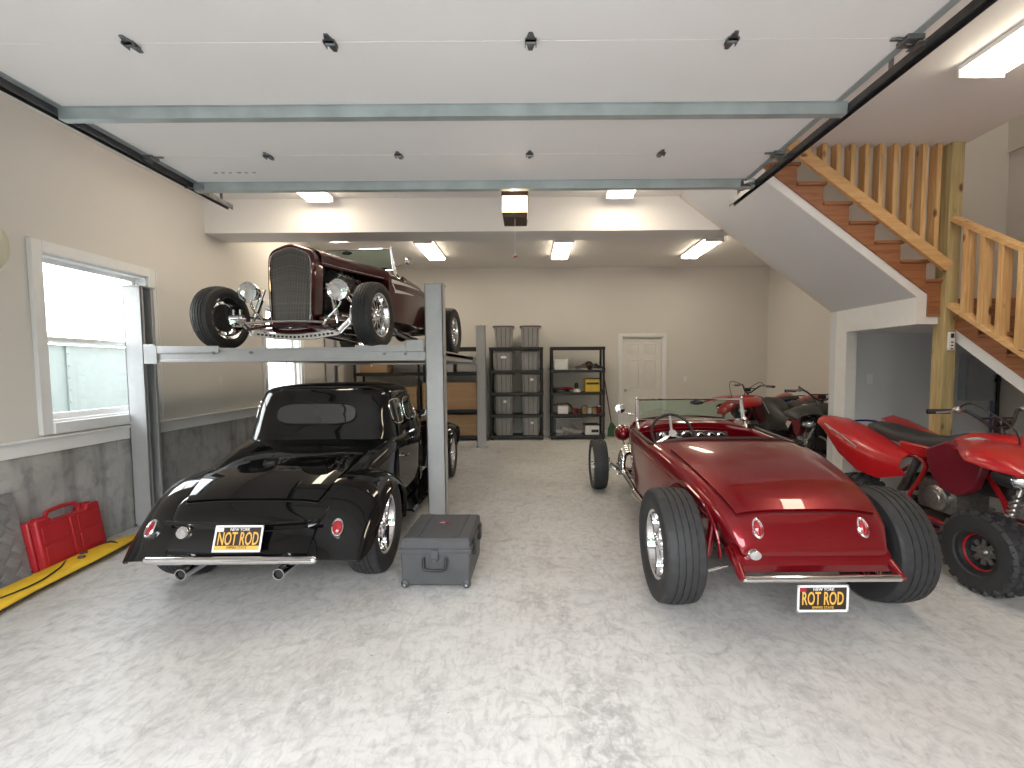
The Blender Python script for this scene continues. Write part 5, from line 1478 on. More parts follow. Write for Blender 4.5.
# ================================================================ QUADS
def quad(name, label, loc, rz, main='quadred', second='quadmaroon', front=True):
    q = empty(name, loc, rz, label=label, cat='quad bike')
    A, B = M[main], M[second]
    WB = 1.25
    for s in (-1, 1):
        make_wheel(q, (s * 0.34, 0, 0.25), 0.50, 0.24, 0.24, 'quad', s, rmat='blk', knobby=True)
        make_wheel(q, (s * 0.42, WB, 0.27), 0.54, 0.18, 0.27, 'quad', s, rmat='blk', knobby=True)
        # rear fender: swept up wing
        g = MB(); rows = []
        spine = [(-0.52, 0.985, 0.30, 0.44), (-0.42, 0.985, 0.16, 0.46), (-0.22, 0.93, 0.13, 0.47), (0.0, 0.87, 0.13, 0.45), (0.18, 0.80, 0.13, 0.40), (0.36, 0.74, 0.13, 0.30)]
        drop = [0.02, 0.09, 0.20, 0.26, 0.22, 0.10]
        for (y, z, xi, xo), d in zip(spine, drop):
            rows.append([(s * xi, y, z - 0.02), (s * lerp(xi, xo, 0.45), y, z + 0.005), (s * lerp(xi, xo, 0.85), y + 0.01, z - 0.03), (s * xo, y + 0.02, z - 0.06 - d * 0.35), (s * (xo - 0.02), y + 0.07, z - 0.06 - d)])
        g.sheet(rows if s > 0 else [r[::-1] for r in rows], 0.008); rf = g.build('rear_fender', A, q, ang=60)
        g = MB(); g.sheet([[(s * 0.452, y, z + dz) for dz in (0, -0.012)] for y, z in ((-0.36, 0.93), (-0.1, 0.84), (0.08, 0.77))], 0.006); g.build('silver_stripe', M['silver'], rf)
        # side panel / tank shroud
        g = MB(); g.prism([(0.60, 0.84), (0.78, 0.93), (1.04, 0.90), (1.06, 0.80), (1.0, 0.62), (0.88, 0.53), (0.74, 0.56), (0.64, 0.68)], s * 0.21, s * 0.285, 'yz'); g.build('radiator_shroud', B, q, bev=0.015)
        g = MB(); g.prism([(0.20, 0.84), (0.50, 0.83), (0.72, 0.93), (0.74, 0.85), (0.46, 0.73), (0.24, 0.76)], s * 0.11, s * 0.17, 'yz'); g.build('side_panel', A, q, bev=0.012)
        # front fender: wing over the front wheel
        rows = []
        for (y, z, xi, xo, d) in ((0.80, 0.945, 0.12, 0.25, 0.01), (0.94, 0.96, 0.12, 0.32, 0.02), (1.08, 0.965, 0.12, 0.44, 0.03), (1.22, 0.955, 0.13, 0.54, 0.035), (1.38, 0.93, 0.15, 0.54, 0.035), (1.52, 0.89, 0.18, 0.46, 0.02)):
            rows.append([(s * xi, y, z), (s * lerp(xi, xo, 0.4), y, z + 0.015), (s * lerp(xi, xo, 0.8), y, z - 0.015), (s * xo, y, z - 0.05), (s * (xo + 0.005), y - 0.02, z - 0.05 - d)])
        g = MB(); g.sheet(rows if s > 0 else [r[::-1] for r in rows], 0.008); ff = g.build('front_fender', A, q, ang=60)
        g = MB(); g.prism([(0.86, 0.955), (0.96, 0.985), (1.16, 0.955), (1.0, 0.95)], s * 0.20, s * 0.24, 'yz'); g.build('silver_graphic', M['silver'], ff, bev=0.004)
        # frame tubes
        g = MB(); g.tube([(s * 0.12, -0.10, 0.50), (s * 0.13, 0.25, 0.72), (s * 0.13, 0.45, 0.66), (s * 0.14, 0.30, 0.30), (s * 0.15, 0.9, 0.26), (s * 0.15, 1.15, 0.42), (s * 0.12, 0.80, 0.84), (s * 0.12, 0.45, 0.78)], 0.018, 8, smooth=3); g.build('frame_tube', A, q)
        g = MB(); g.tube([(s * 0.14, 0.30, 0.38), (s * 0.10, -0.02, 0.30)], 0.035, 8); g.build('swing_arm', M['castal'], q)
        # foot rest and nerf bar
        g = MB(); g.tube([(s * 0.18, 0.95, 0.30), (s * 0.42, 0.88, 0.28), (s * 0.45, 0.45, 0.26), (s * 0.40, 0.28, 0.28), (s * 0.16, 0.30, 0.30)], 0.016, 8, smooth=4); g.tube([(s * 0.30, 0.90, 0.28), (s * 0.30, 0.30, 0.28)], 0.010, 6)
        g.build('nerf_bar', B, q)
        g = MB(); g.box((s * 0.30, 0.50, 0.32), (0.16, 0.06, 0.02)); g.build('foot_peg', M['castal'], q, bev=0.004)
        # a-arms + shock
        for zz in (0.24, 0.36):
            g = MB(); g.tube([(s * 0.14, WB - 0.18, zz), (s * 0.36, WB, zz - 0.02), (s * 0.14, WB + 0.12, zz)], 0.014, 8); g.build('suspension_arm', M['castal'], q)
        g = MB(); g.cyl((s * 0.32, WB, 0.34), (s * 0.18, WB - 0.02, 0.72), 0.018, seg=10)
        for k in range(8):
            t = 0.2 + 0.08 * k; c = (lerp(s * 0.32, s * 0.18, t), WB - 0.01, lerp(0.34, 0.72, t)); g.lathe([(0.030, -0.008), (0.038, 0), (0.030, 0.008)], c, 'z', 14)
        g.build('front_shock', M['castal'], q)
        # headlight
        h = empty('headlight', (s * 0.25, 1.24, 0.765), parent=q)
        g = MB(); g.sphere((0, 0, 0), 0.10, 18, (1.15, 1.1, 0.75)); g.build('headlight_pod', M['blk'], h)
        g = MB(); g.sphere((s * 0.01, 0.045, -0.005), 0.078, 18, (1.1, 0.95, 0.72)); g.build('headlight_lens', M['lens'], h)
        # bars
        g = MB(); g.cyl((s * 0.285, 0.80, 1.155), (s * 0.42, 0.765, 1.15), 0.019, seg=12); g.build('hand_grip', M['blk'], q)
        g = MB(); g.tube([(s * 0.27, 0.83, 1.165), (s * 0.34, 0.87, 1.16), (s * 0.42, 0.84, 1.15)], 0.007, 6, smooth=3); g.sphere((s * 0.25, 0.83, 1.17), 0.03, 10, (1.3, 1, 0.9)); g.build('brake_lever', M['castal'], q)
        g = MB(); g.tube([(s * 0.24, 0.82, 1.18), (s * 0.30, 1.0, 1.22), (s * 0.16, 1.15, 1.05), (s * 0.08, 1.10, 0.80)], 0.006, 6, smooth=5); g.build('brake_cable', M['blk'], q)
    g = MB(); g.tube([(-0.30, 0.80, 1.155), (-0.20, 0.82, 1.165), (-0.11, 0.88, 1.09), (-0.05, 0.90, 1.04), (0.05, 0.90, 1.04), (0.11, 0.88, 1.09), (0.20, 0.82, 1.165), (0.30, 0.80, 1.155)], 0.012, 10, smooth=4)
    g.cyl((-0.13, 0.87, 1.11), (0.13, 0.87, 1.11), 0.008); g.cyl((0, 0.90, 1.04), (0, 1.02, 0.62), 0.018); g.build('handlebar', M['blk'], q)
    g = MB(); g.box((0, 0.91, 1.08), (0.09, 0.06, 0.05)); g.build('bar_pad', M['blkgloss'], q, bev=0.012)
    # seat: loft along y
    rows = []
    for y, z, w in ((-0.26, 0.90, 0.10), (-0.22, 0.935, 0.135), (-0.05, 0.93, 0.14), (0.15, 0.905, 0.135), (0.35, 0.89, 0.12), (0.52, 0.905, 0.10), (0.66, 0.95, 0.085), (0.70, 0.955, 0.05)):
        rows.append([(x * w, y, z + dz) for x, dz in ((-1, -0.09), (-1.05, -0.04), (-0.85, 0.0), (-0.45, 0.018), (0, 0.022), (0.45, 0.018), (0.85, 0.0), (1.05, -0.04), (1, -0.09))])
    g = MB(); g.loft(rows, True, True); g.build('seat', M['seatv'], q, ang=60)
    # tank cover, nose
    rows = []
    for y, z, w, d in ((0.62, 0.935, 0.09, 0.10), (0.74, 0.985, 0.13, 0.14), (0.90, 1.00, 0.15, 0.14), (1.05, 0.99, 0.14, 0.12), (1.25, 0.93, 0.15, 0.11), (1.42, 0.84, 0.13, 0.09), (1.52, 0.74, 0.09, 0.06)):
        rows.append([(x * w, y, z + k * d) for x, k in ((-1, -1), (-1.05, -0.5), (-0.8, -0.1), (-0.35, 0), (0.35, 0), (0.8, -0.1), (1.05, -0.5), (1, -1))])
    g = MB(); g.loft(rows, True, True); g.build('nose_cowl', A, q, ang=50)
    g = MB(); g.b2(-0.12, 0.12, 0.55, 1.1, 0.55, 0.82); g.build('tank', M['blk'], q, bev=0.03)
    # engine
    g = MB(); g.box((0, 0.55, 0.45), (0.26, 0.34, 0.24)); g.box((0, 0.66, 0.62), (0.20, 0.20, 0.18), rot=(R(-15), 0, 0))
    for k in range(6): g.box((0, 0.66 + 0.004 * k, 0.56 + 0.024 * k), (0.24, 0.24, 0.007), rot=(R(-15), 0, 0))
    e = g.build('engine', M['castal'], q, bev=0.01)
    for s in (-1, 1):
        g = MB(); g.lathe([(0.0, 0.19), (0.055, 0.19), (0.062, 0.182), (0.085, 0.178), (0.10, 0.165), (0.105, 0.12), (0.0, 0.12)], (0, 0.58, 0.44), 'x', 28)
        if s < 0: g.xf(Matrix.Scale(-1, 4, (1, 0, 0)))
        g.build('engine_cover', M['castal'], e)
    g = MB(); g.tube([(-0.10, 0.80, 0.60), (-0.18, 0.86, 0.48), (-0.22, 0.60, 0.56), (-0.22, 0.30, 0.66), (-0.22, 0.05, 0.68)], 0.02, 10, smooth=5); g.cyl((-0.22, 0.10, 0.68), (-0.22, -0.34, 0.74), 0.048, seg=18); g.build('exhaust', M['castal'], q)
    g = MB(); g.cyl((-0.26, 0, 0.25), (0.26, 0, 0.25), 0.022); g.lathe([(0.11, -0.003), (0.11, 0.003), (0.03, 0.003), (0.03, -0.003)], (-0.06, 0, 0.25), 'x', 28, closed=True); g.build('rear_axle', M['castal'], q)
    g = MB(); g.tube([(0, 0.05, 0.36), (0, 0.22, 0.68)], 0.035, 12); g.build('rear_shock', M['castal'], q)
    g = MB(); g.tube([(-0.12, -0.22, 0.86), (-0.12, -0.44, 0.93), (0.12, -0.44, 0.93), (0.12, -0.22, 0.86)], 0.011, 8, smooth=3); g.build('grab_bar', M['bluem'], q)
    g = MB(); g.tube([(-0.16, 1.35, 0.60), (-0.14, 1.55, 0.58), (-0.12, 1.58, 0.40), (-0.12, 1.30, 0.28)], 0.014, 8, smooth=4); g.tube([(0.16, 1.35, 0.60), (0.14, 1.55, 0.58), (0.12, 1.58, 0.40), (0.12, 1.30, 0.28)], 0.014, 8, smooth=4); g.cyl((-0.14, 1.56, 0.55), (0.14, 1.56, 0.55), 0.012); g.build('front_bumper', M['castal'], q)
    g = MB(); g.b2(-0.13, 0.13, 0.30, 1.30, 0.22, 0.26); g.build('skid_plate', M['castal'], q, bev=0.006)
    return q
quad('quad_bike', 'large red sport quad bike at the right edge of the garage', (3.42, 4.17, 0), PI)
quad('quad_bike', 'red and black quad bike parked behind the red roadster', (4.72, 8.35, 0), R(112))
quad('quad_bike', 'black quad bike nose out beside the stair wall', (4.20, 7.0, 0), R(165), 'blk', 'quadmaroon')

# ================================================================ RACKS
def plastic_rack(x0, x1, yf, yb, levels, label, name='storage_rack'):
    e = empty(name, ((x0 + x1) / 2, (yf + yb) / 2, 0), label=label, cat='shelf rack')
    top = levels[-1]
    for x in (x0 + 0.03, x1 - 0.03):
        for y in (yf + 0.03, yb - 0.03):
            g = MB(); g.cyl((x, y, 0), (x, y, top), 0.026, seg=12)
            for z in levels[:-1]: g.cyl((x, y, z), (x, y, z + 0.04), 0.034, seg=12)
            g.build('upright', M['blk'], e, world=True)
    for z in levels:
        g = MB(); g.b2(x0, x1, yf, yb, z - 0.012, z); g.b2(x0, x1, yf, yf + 0.02, z - 0.055, z); g.b2(x0, x1, yb - 0.02, yb, z - 0.055, z); g.b2(x0, x0 + 0.02, yf, yb, z - 0.055, z); g.b2(x1 - 0.02, x1, yf, yb, z - 0.055, z)
        g.build('shelf', M['blk'], e, world=True, bev=0.004)
    return e
LV = [0.085, 0.53, 0.985, 1.45, 1.925]
plastic_rack(-0.80, 0.32, 9.40, 9.86, LV, 'black plastic shelf rack filled with grey lidded bins')
plastic_rack(0.47, 1.60, 9.40, 9.86, LV, 'black plastic shelf rack of odds and ends left of the door')

def make_bin(loc, label, group, lab=None):
    e = empty('storage_bin', loc, label=label, cat='storage bin', group=group)
    w, d, h = 0.37, 0.42, 0.375
    def rr(sx, sy, z):
        pts = []
        for k in range(24):
            a = 2 * PI * (k + 0.5) / 24; c, s = math.cos(a), math.sin(a)
            pts.append((sx / 2 * abs(c) ** 0.28 * (1 if c > 0 else -1), sy / 2 * abs(s) ** 0.28 * (1 if s > 0 else -1), z))
        return pts
    g = MB(); g.loft([rr(w * 0.84, d * 0.84, 0), rr(w * 0.95, d * 0.95, h - 0.03), rr(w, d, h - 0.03), rr(w, d, h)], True, True)
    body = g.build('tub', M['bin'], e, ang=50)
    g = MB(); g.loft([rr(w + 0.03, d + 0.03, h - 0.012), rr(w + 0.03, d + 0.03, h + 0.012), rr(w - 0.03, d - 0.03, h + 0.02)], True, True)
    g.build('lid', M['binlid'], e, ang=40)
    for k in (-1.5, -0.5, 0.5, 1.5):
        q = MB(); xb = k * 0.085; t = 0.006
        q.add([(xb * 0.9 - t, -d * 0.42 - 0.001, 0.01), (xb * 0.9 + t, -d * 0.42 - 0.001, 0.01), (xb + t, -d * 0.475 - 0.001, h - 0.03), (xb - t, -d * 0.475 - 0.001, h - 0.03),
               (xb * 0.9 - t, -d * 0.42 - 0.01, 0.01), (xb * 0.9 + t, -d * 0.42 - 0.01, 0.01), (xb + t, -d * 0.475 - 0.01, h - 0.03), (xb - t, -d * 0.475 - 0.01, h - 0.03)],
              [(4, 5, 6, 7), (0, 3, 2, 1), (0, 1, 5, 4), (2, 3, 7, 6), (1, 2, 6, 5), (3, 0, 4, 7)])
        q.build('rib', M['binlid'], body)
    return e
rown = ['on the floor-level shelf', 'on the second shelf up', 'on the third shelf up', 'on the fourth shelf up', 'on top of the rack']
for i, z in enumerate(LV):
    for j, x in enumerate((-0.50, 0.06)):
        yy = 9.64
        b = make_bin((x, yy, z + 0.006), 'grey lidded bin %s, %s one' % (rown[i], ('left', 'right')[j]), 'grey bins on the plastic rack')
        if (i, j) in ((3, 0), (2, 1), (1, 0), (0, 1)):
            g = MB(); hh = 0.05
            if i == 3: g.b2(-0.05, 0.05, -0.208, -0.203, 0.24, 0.29)
            else: g.b2(-0.01, 0.045, -0.208, -0.203, 0.24, 0.29)
            g.build('paper_label', M['label'], b)
        b.scale = (1.12, 1, 1.12 if i == 4 else 1.0)

def solo(name, mb, m, label, cat, group=None, bev=0.0, at=None):
    e = mb
    o = mb.build(name, m, None, bev=bev)
    if at: o.location = at
    return tag(o, label, cat, group)
# odds and ends rack contents (x 0.5..1.57), y front ~9.45
def boxthing(name, x0, x1, z, h, m, label, cat, y0=9.48, d=0.3, lidm=None, parts=()):
    e = empty(name, ((x0 + x1) / 2, y0 + d / 2, z + 0.002), label=label, cat=cat)
    w = x1 - x0
    g = MB(); g.box((0, 0, h / 2), (w, d, h)); g.build('box_body', m, e, bev=0.006)
    if lidm is not None:
        g = MB(); g.box((0, 0, h + 0.008), (w + 0.02, d + 0.02, 0.022)); g.build('lid', lidm, e, bev=0.004)
    return e
z4, z3, z2_, z1_ = LV[3], LV[2], LV[1], LV[0]
boxthing('storage_box', 0.55, 0.83, z4, 0.20, M['white'], 'white lidded box at the left of the top shelf', 'box', lidm=M['label'])
def shoe(loc, rz, m, label):
    e = empty('shoe', loc, rz, label=label, cat='shoe')
    g = MB(); rows = []
    for y, w, z in ((-0.13, 0.03, 0.05), (-0.11, 0.04, 0.10), (-0.05, 0.042, 0.11), (0.0, 0.045, 0.075), (0.07, 0.048, 0.055), (0.12, 0.04, 0.04), (0.14, 0.02, 0.025)):
        rows.append([(x * w, y, 0.02 + k * z) for x, k in ((-1, 0), (-1, 0.5), (-0.6, 1), (0.6, 1), (1, 0.5), (1, 0))])
    g.loft(rows, True, True); g.build('upper', m, e, ang=60)
    g = MB(); g.box((0, 0.005, 0.012), (0.092, 0.28, 0.024)); g.build('sole', M['label'], e, bev=0.008)
def helmet(loc, m, label, r=0.09):
    e = empty('helmet', loc, 0.5, label=label, cat='helmet')
    g = MB(); g.sphere((0, 0, r), r, 18, (1, 1.15, 1)); g.build('helmet_shell', m, e)
    g = MB(); g.sphere((0, -r * 0.35, r * 0.95), r * 0.85, 16, (0.95, 1, 0.55)); g.build('visor', M['blkgloss'], e)
helmet((1.29, 9.66, z4), M['brown'], 'dark helmet on the top shelf of the odds rack')
shoe((1.12, 9.56, z4), 1.2, M['brown'], 'dark shoe left of the helmet on the top shelf')
shoe((1.47, 9.56, z4), -1.2, M['blk'], 'black shoe right of the helmet on the top shelf')
boxthing('tray', 0.88, 1.02, z4, 0.035, M['bin'], 'flat grey tray in the middle of the top shelf', 'tray', d=0.2)
# level 3
def drill(loc, rz, m, label):
    e = empty('power_tool', loc, rz, label=label, cat='power tool')
    g = MB(); g.cyl((-0.10, 0, 0.075), (0.08, 0, 0.075), 0.034, seg=14); g.cyl((0.08, 0, 0.075), (0.13, 0, 0.075), 0.018, seg=10); g.build('motor', m, e)
    g = MB(); g.box((-0.06, 0.04, 0.05), (0.05, 0.14, 0.04), rot=(0, 0, 0.2)); g.box((-0.05, 0.11, 0.04), (0.09, 0.05, 0.07)); g.build('handle', M['blk'], e, bev=0.006)
drill((0.64, 9.56, z3), 0.3, M['brown'], 'dark power tool lying at the far left of the middle shelf')
drill((0.82, 9.58, z3), -0.6, M['redlens'], 'reddish power tool lying second from left on middle shelf')
e = empty('lantern', (1.02, 9.57, z3), label='black pointed lantern with white base on the middle shelf', cat='lantern')
g = MB(); g.lathe([(0.0, 0.20), (0.03, 0.19), (0.045, 0.14), (0.04, 0.10), (0.06, 0.07), (0.0, 0.07)], (0, 0, 0), 'z', 18); g.build('lantern_top', M['blk'], e)
g = MB(); g.lathe([(0.0, 0.07), (0.07, 0.065), (0.09, 0.0), (0.0, 0.0)], (0, 0, 0), 'z', 18); g.build('lantern_base', M['white'], e)
e = boxthing('yellow_box', 1.20, 1.50, z3, 0.27, M['yellowbox'], 'yellow carton with dark lettering band on the middle shelf', 'box')
g = MB(); g.b2(-0.13, 0.13, -0.153, -0.150, 0.155, 0.20); g.build('dark_print_band', M['brown'], e)
g = MB(); g.b2(-0.155, 0.155, -0.155, 0.155, 0.27, 0.285); g.build('dark_top', M['blk'], e)
# level 2
boxthing('storage_box', 0.62, 0.84, z2_, 0.17, M['label'], 'white box under a coil of dark hose on second shelf', 'box')
e = empty('hose_coil', (0.74, 9.60, z2_ + 0.18), label='dark hose draped over the white box on the second shelf', cat='hose')
g = MB(); g.tube([(-0.24, 0, -0.06), (-0.20, -0.1, 0.015), (0.0, -0.12, 0.03), (0.10, -0.06, 0.028), (0.18, -0.10, -0.05), (0.20, -0.10, -0.16)], 0.018, 8, smooth=5); g.build('hose', M['brown'], e)
for k, (x, m, lb) in enumerate(((0.98, 'redlens', 'red tin'), (1.08, 'brown', 'brown tin'), (1.19, 'tan', 'tan tin'), (1.30, 'label', 'white tin'), (1.40, 'tan', 'smaller tan tin'), (1.49, 'quadmaroon', 'maroon tin'))):
    e = empty('tin', (x, 9.55 + 0.03 * (k % 2), z2_), label='%s in the row on the second shelf of the odds rack' % lb, cat='tin', group='tins on the second shelf')
    hh = (0.10, 0.11, 0.16, 0.12, 0.13, 0.15)[k]
    g = MB(); g.lathe([(0, 0), (0.048, 0), (0.048, hh), (0, hh)], (0, 0, 0), 'z', 18); g.build('tin_body', M[m], e)
    g = MB(); g.lathe([(0, hh + 0.012), (0.045, hh + 0.012), (0.05, hh + 0.004), (0.05, hh - 0.006), (0, hh - 0.004)], (0, 0, 0), 'z', 18); g.build('lid', M['satin' if k % 2 else 'brown'], e)
# level 1: clear bin with tan contents
e = empty('clear_bin', (0.85, 9.63, z1_ + 0.002), label='clear plastic bin of tan items on the bottom shelf', cat='storage bin')
g = MB()
for a, b, c, d in ((-0.27, 0.27, -0.18, -0.172), (-0.27, 0.27, 0.172, 0.18), (-0.27, -0.262, -0.172, 0.172), (0.262, 0.27, -0.172, 0.172)): g.b2(a, b, c, d, 0, 0.34)
g.b2(-0.27, 0.27, -0.18, 0.18, 0, 0.006); g.build('tub', M['clearbin'], e)
g = MB(); g.b2(-0.285, 0.285, -0.195, 0.195, 0.34, 0.365); g.build('lid', M['bin'], e, bev=0.006)
rt = random.Random(5)
for k in range(7):
    c = (0.66 + 0.065 * k, 9.58 + 0.05 * (k % 2), z1_ + 0.06 + 0.03 * (k % 3))
    g = MB(); g.box((0, 0, 0), (0.16, 0.06, 0.07), rot=(0.2, rt.uniform(-0.6, 0.6), rt.uniform(-0.5, 0.5))); o = g.build('packet', M['tan'] if k % 2 else M['label'], None, bev=0.012); o.location = c
    tag(o, ('leftmost white', 'leftmost tan', 'second white', 'middle tan', 'third white', 'rightmost tan', 'rightmost white')[k] + ' packet inside the clear bin on the bottom shelf', 'packet', 'packets in the clear bin')
e = boxthing('toolbox', 1.20, 1.49, z1_, 0.20, M['white'], 'white and black box at the right of the bottom shelf', 'box', lidm=M['blk'])
g = MB(); g.b2(-0.02, 0.13, -0.153, -0.15, 0.05, 0.11); g.build('black_label', M['blk'], e)

# wide rack with cardboard boxes behind the lift
e = empty('wide_rack', (-2.26, 9.6, 0), label='wide black metal rack of cardboard boxes behind the lift', cat='shelf rack')
for x in (-3.55, -2.24, -0.98):
    for y in (9.35, 9.85):
        g = MB(); g.b2(x - 0.02, x + 0.02, y - 0.02, y + 0.02, 0, 1.95); g.build('upright', M['blk'], e, world=True)
for z in (0.10, 0.645, 1.42, 1.93):
    g = MB(); g.b2(-3.57, -0.96, 9.33, 9.36, z - 0.07, z); g.b2(-3.57, -0.96, 9.84, 9.87, z - 0.07, z); g.b2(-3.57, -0.96, 9.36, 9.84, z - 0.03, z - 0.005)
    g.build('shelf', M['blk'], e, world=True)
def carton(x0, x1, z, h, label, y0=9.39, d=0.42):
    e = empty('cardboard_box', ((x0 + x1) / 2, y0 + d / 2, z), label=label, cat='cardboard box', group='cardboard boxes on the wide rack')
    w = x1 - x0
    g = MB(); g.box((0, 0, h / 2), (w, d, h)); g.build('carton_body', M['card'], e, bev=0.004)
    g = MB(); g.b2(-w / 2, w / 2, -0.03, 0.03, h, h + 0.001); g.b2(-0.0 - w / 2 - 0.001, -w / 2, -0.03, 0.03, h - 0.08, h); g.build('packing_tape', M['tan'], e)
    g = MB(); g.b2(-0.012 + w * -0.08, 0.012 + w * -0.08, -d / 2 - 0.001, -d / 2, h * 0.45, h * 0.62); g.build('paper_label', M['label'], e)
carton(-2.18, -1.03, 0.645, 0.56, 'large cardboard box on the middle shelf right of the front lift post')
carton(-2.18, -1.03, 0.10, 0.44, 'large cardboard box on the lowest shelf of the wide rack')
carton(-3.45, -2.9, 1.42, 0.28, 'cardboard box on the upper shelf behind the coupe roof')
carton(-3.45, -2.30, 0.645, 0.48, 'cardboard box behind the coupe roof on the middle shelf')
for k, x in enumerate((-1.25, -1.75)):
    e = empty('clear_tote', (x, 9.6, 1.42), label='clear tote with grey lid on the upper shelf of wide rack, %s one' % ('right', 'left')[k], cat='storage bin')
    g = MB(); g.box((0, 0, 0.14), (0.42, 0.40, 0.28), taper=1.0); g.build('tub', M['bin'], e, bev=0.01)
    g = MB(); g.box((0, 0, 0.295), (0.45, 0.43, 0.03)); g.build('lid', M['white'], e, bev=0.006)

# broom
e = empty('broom', (1.70, 9.93, 0), label='broom with green head leaning on the back wall by the door', cat='broom')
g = MB(); g.tube([(1.80, 9.80, 0.30), (1.68, 10.05, 1.30)], 0.013, 8); g.build('broom_handle', M['brown'], e, world=True)
g = MB(); g.loft([[(1.72, 9.78, 0.0), (2.0, 9.78, 0.0), (2.0, 9.86, 0.0), (1.72, 9.86, 0.0)], [(1.73, 9.78, 0.16), (1.94, 9.78, 0.16), (1.94, 9.84, 0.16), (1.73, 9.84, 0.16)], [(1.78, 9.79, 0.30), (1.83, 9.79, 0.30), (1.83, 9.82, 0.30), (1.78, 9.82, 0.30)]], True, True); g.build('broom_head', M['green'], e, world=True, bev=0.01)

# ================================================================ BLACK TRANSIT CASE
e = empty('transit_case', (-0.63, 3.28, 0), R(-1.5), label='dark grey wheeled transit case on the floor between the two cars', cat='case')
w, d, h = 0.48, 0.54, 0.35
g = MB()
g.loft([[(x * w / 2 * k, y * d / 2 * k, z) for x, y in ((-1, -1), (1, -1), (1, 1), (-1, 1))] for k, z in ((0.95, 0.02), (0.97, 0.05), (0.985, h * 0.72))], True, True)
body = g.build('case_body', M['case'], e, bev=0.012)
g = MB(); g.loft([[(x * w / 2 * k, y * d / 2 * k, z) for x, y in ((-1, -1), (1, -1), (1, 1), (-1, 1))] for k, z in ((1.015, h * 0.70), (1.03, h * 0.76), (1.03, h * 0.80), (0.99, h * 0.81), (0.985, h * 0.95), (0.93, h * 1.0))], True, True)
lid = g.build('case_lid', M['case'], e, bev=0.010)
for x in (-0.14, 0.14):
    g = MB(); g.b2(x - 0.02, x + 0.02, -d / 2 + 0.04, d / 2 - 0.04, h, h + 0.008); g.build('lid_rib', M['case'], lid, bev=0.003)
g = MB(); g.sphere((0, 0.05, h + 0.002), 0.035, 16, (1.2, 0.8, 0.08)); g.build('red_logo', M['redlens'], lid)
for x in (-1, 1):
    g = MB(); g.sphere((x * (w / 2 - 0.03), -d / 2 + 0.018, 0.035), 0.030, 12, (1, 0.8, 1.1)); g.build('corner_foot', M['case'], body)
    g = MB(); g.cyl((x * (w / 2 - 0.03), -d / 2 - 0.014, 0.035), (x * (w / 2 - 0.03), -d / 2 - 0.010, 0.035), 0.009, seg=10); g.build('rivet', M['satin'], body)
    for y in (-0.14, 0.14):
        g = MB(); g.box((x * (w / 2 + 0.012), y, h * 0.72), (0.02, 0.07, 0.10)); g.build('latch', M['blk'], e, bev=0.005)
g = MB(); g.tube([(-0.075, -d / 2 - 0.005, 0.225), (-0.075, -d / 2 - 0.02, 0.17), (-0.055, -d / 2 - 0.025, 0.145), (0.055, -d / 2 - 0.025, 0.145), (0.075, -d / 2 - 0.02, 0.17), (0.075, -d / 2 - 0.005, 0.225)], 0.010, 8, smooth=3); g.build('front_handle', M['blk'], e)
g = MB(); g.box((0, -d / 2 - 0.012, 0.245), (0.05, 0.02, 0.07)); g.box((0, -d / 2 - 0.02, 0.21), (0.035, 0.015, 0.02)); g.build('front_latch', M['case'], e, bev=0.004)

# ================================================================ RED CASE, YELLOW BAG, MAT
e = empty('red_tool_case', (-3.655, 3.56, 0.012), rot=(0, 0, R(96)), label='red plastic tool case leaning against the concrete wall', cat='tool case')
# local: x along wall (towards back), y towards wall..., tilt
tilt = Matrix.Rotation(R(-8), 4, 'X')
def tc(mb): mb.xf(Matrix.Translation((0, 0, 0)) @ tilt); return mb
W_, H_, D_ = 0.56, 0.38, 0.11
for nm, ya, yb in (('front_shell', 0.005, D_ / 2), ('back_shell', -D_ / 2, -0.005)):
    g = MB(); g.prism([(-W_ / 2, 0.0), (W_ / 2, 0.0), (W_ / 2, H_), (0.16, H_), (0.14, H_ - 0.035), (-0.14, H_ - 0.035), (-0.16, H_), (-W_ / 2, H_)], ya, yb, 'xz'); tc(g).build(nm, M['redcase'], e, bev=0.012)
g = MB(); g.tube([(-0.14, 0, H_ - 0.04), (-0.12, 0, H_ + 0.035), (0.12, 0, H_ + 0.035), (0.14, 0, H_ - 0.04)], 0.016, 8, smooth=2); tc(g).build('handle', M['redcase'], e)
for s in (-1,):
    for (xa, xb) in ((-0.25, -0.05), (0.05, 0.25)):
        for (za, zb_) in ((0.04, 0.17), (0.20, 0.32)):
            g = MB(); g.b2(xa, xb, -D_ / 2 - 0.006, -D_ / 2, za, zb_); tc(g).build('moulded_panel', M['redcase'], e, bev=0.004)
    g = MB(); g.b2(-0.02, 0.02, -D_ / 2 - 0.010, -D_ / 2, 0.03, H_ - 0.05); tc(g).build('centre_rib', M['redcase'], e, bev=0.004)
    for x in (-0.2, 0.2):
        g = MB(); g.box((x, 0, H_ + 0.004), (0.06, 0.05, 0.018)); tc(g).build('latch', M['redcase'], e, bev=0.003)

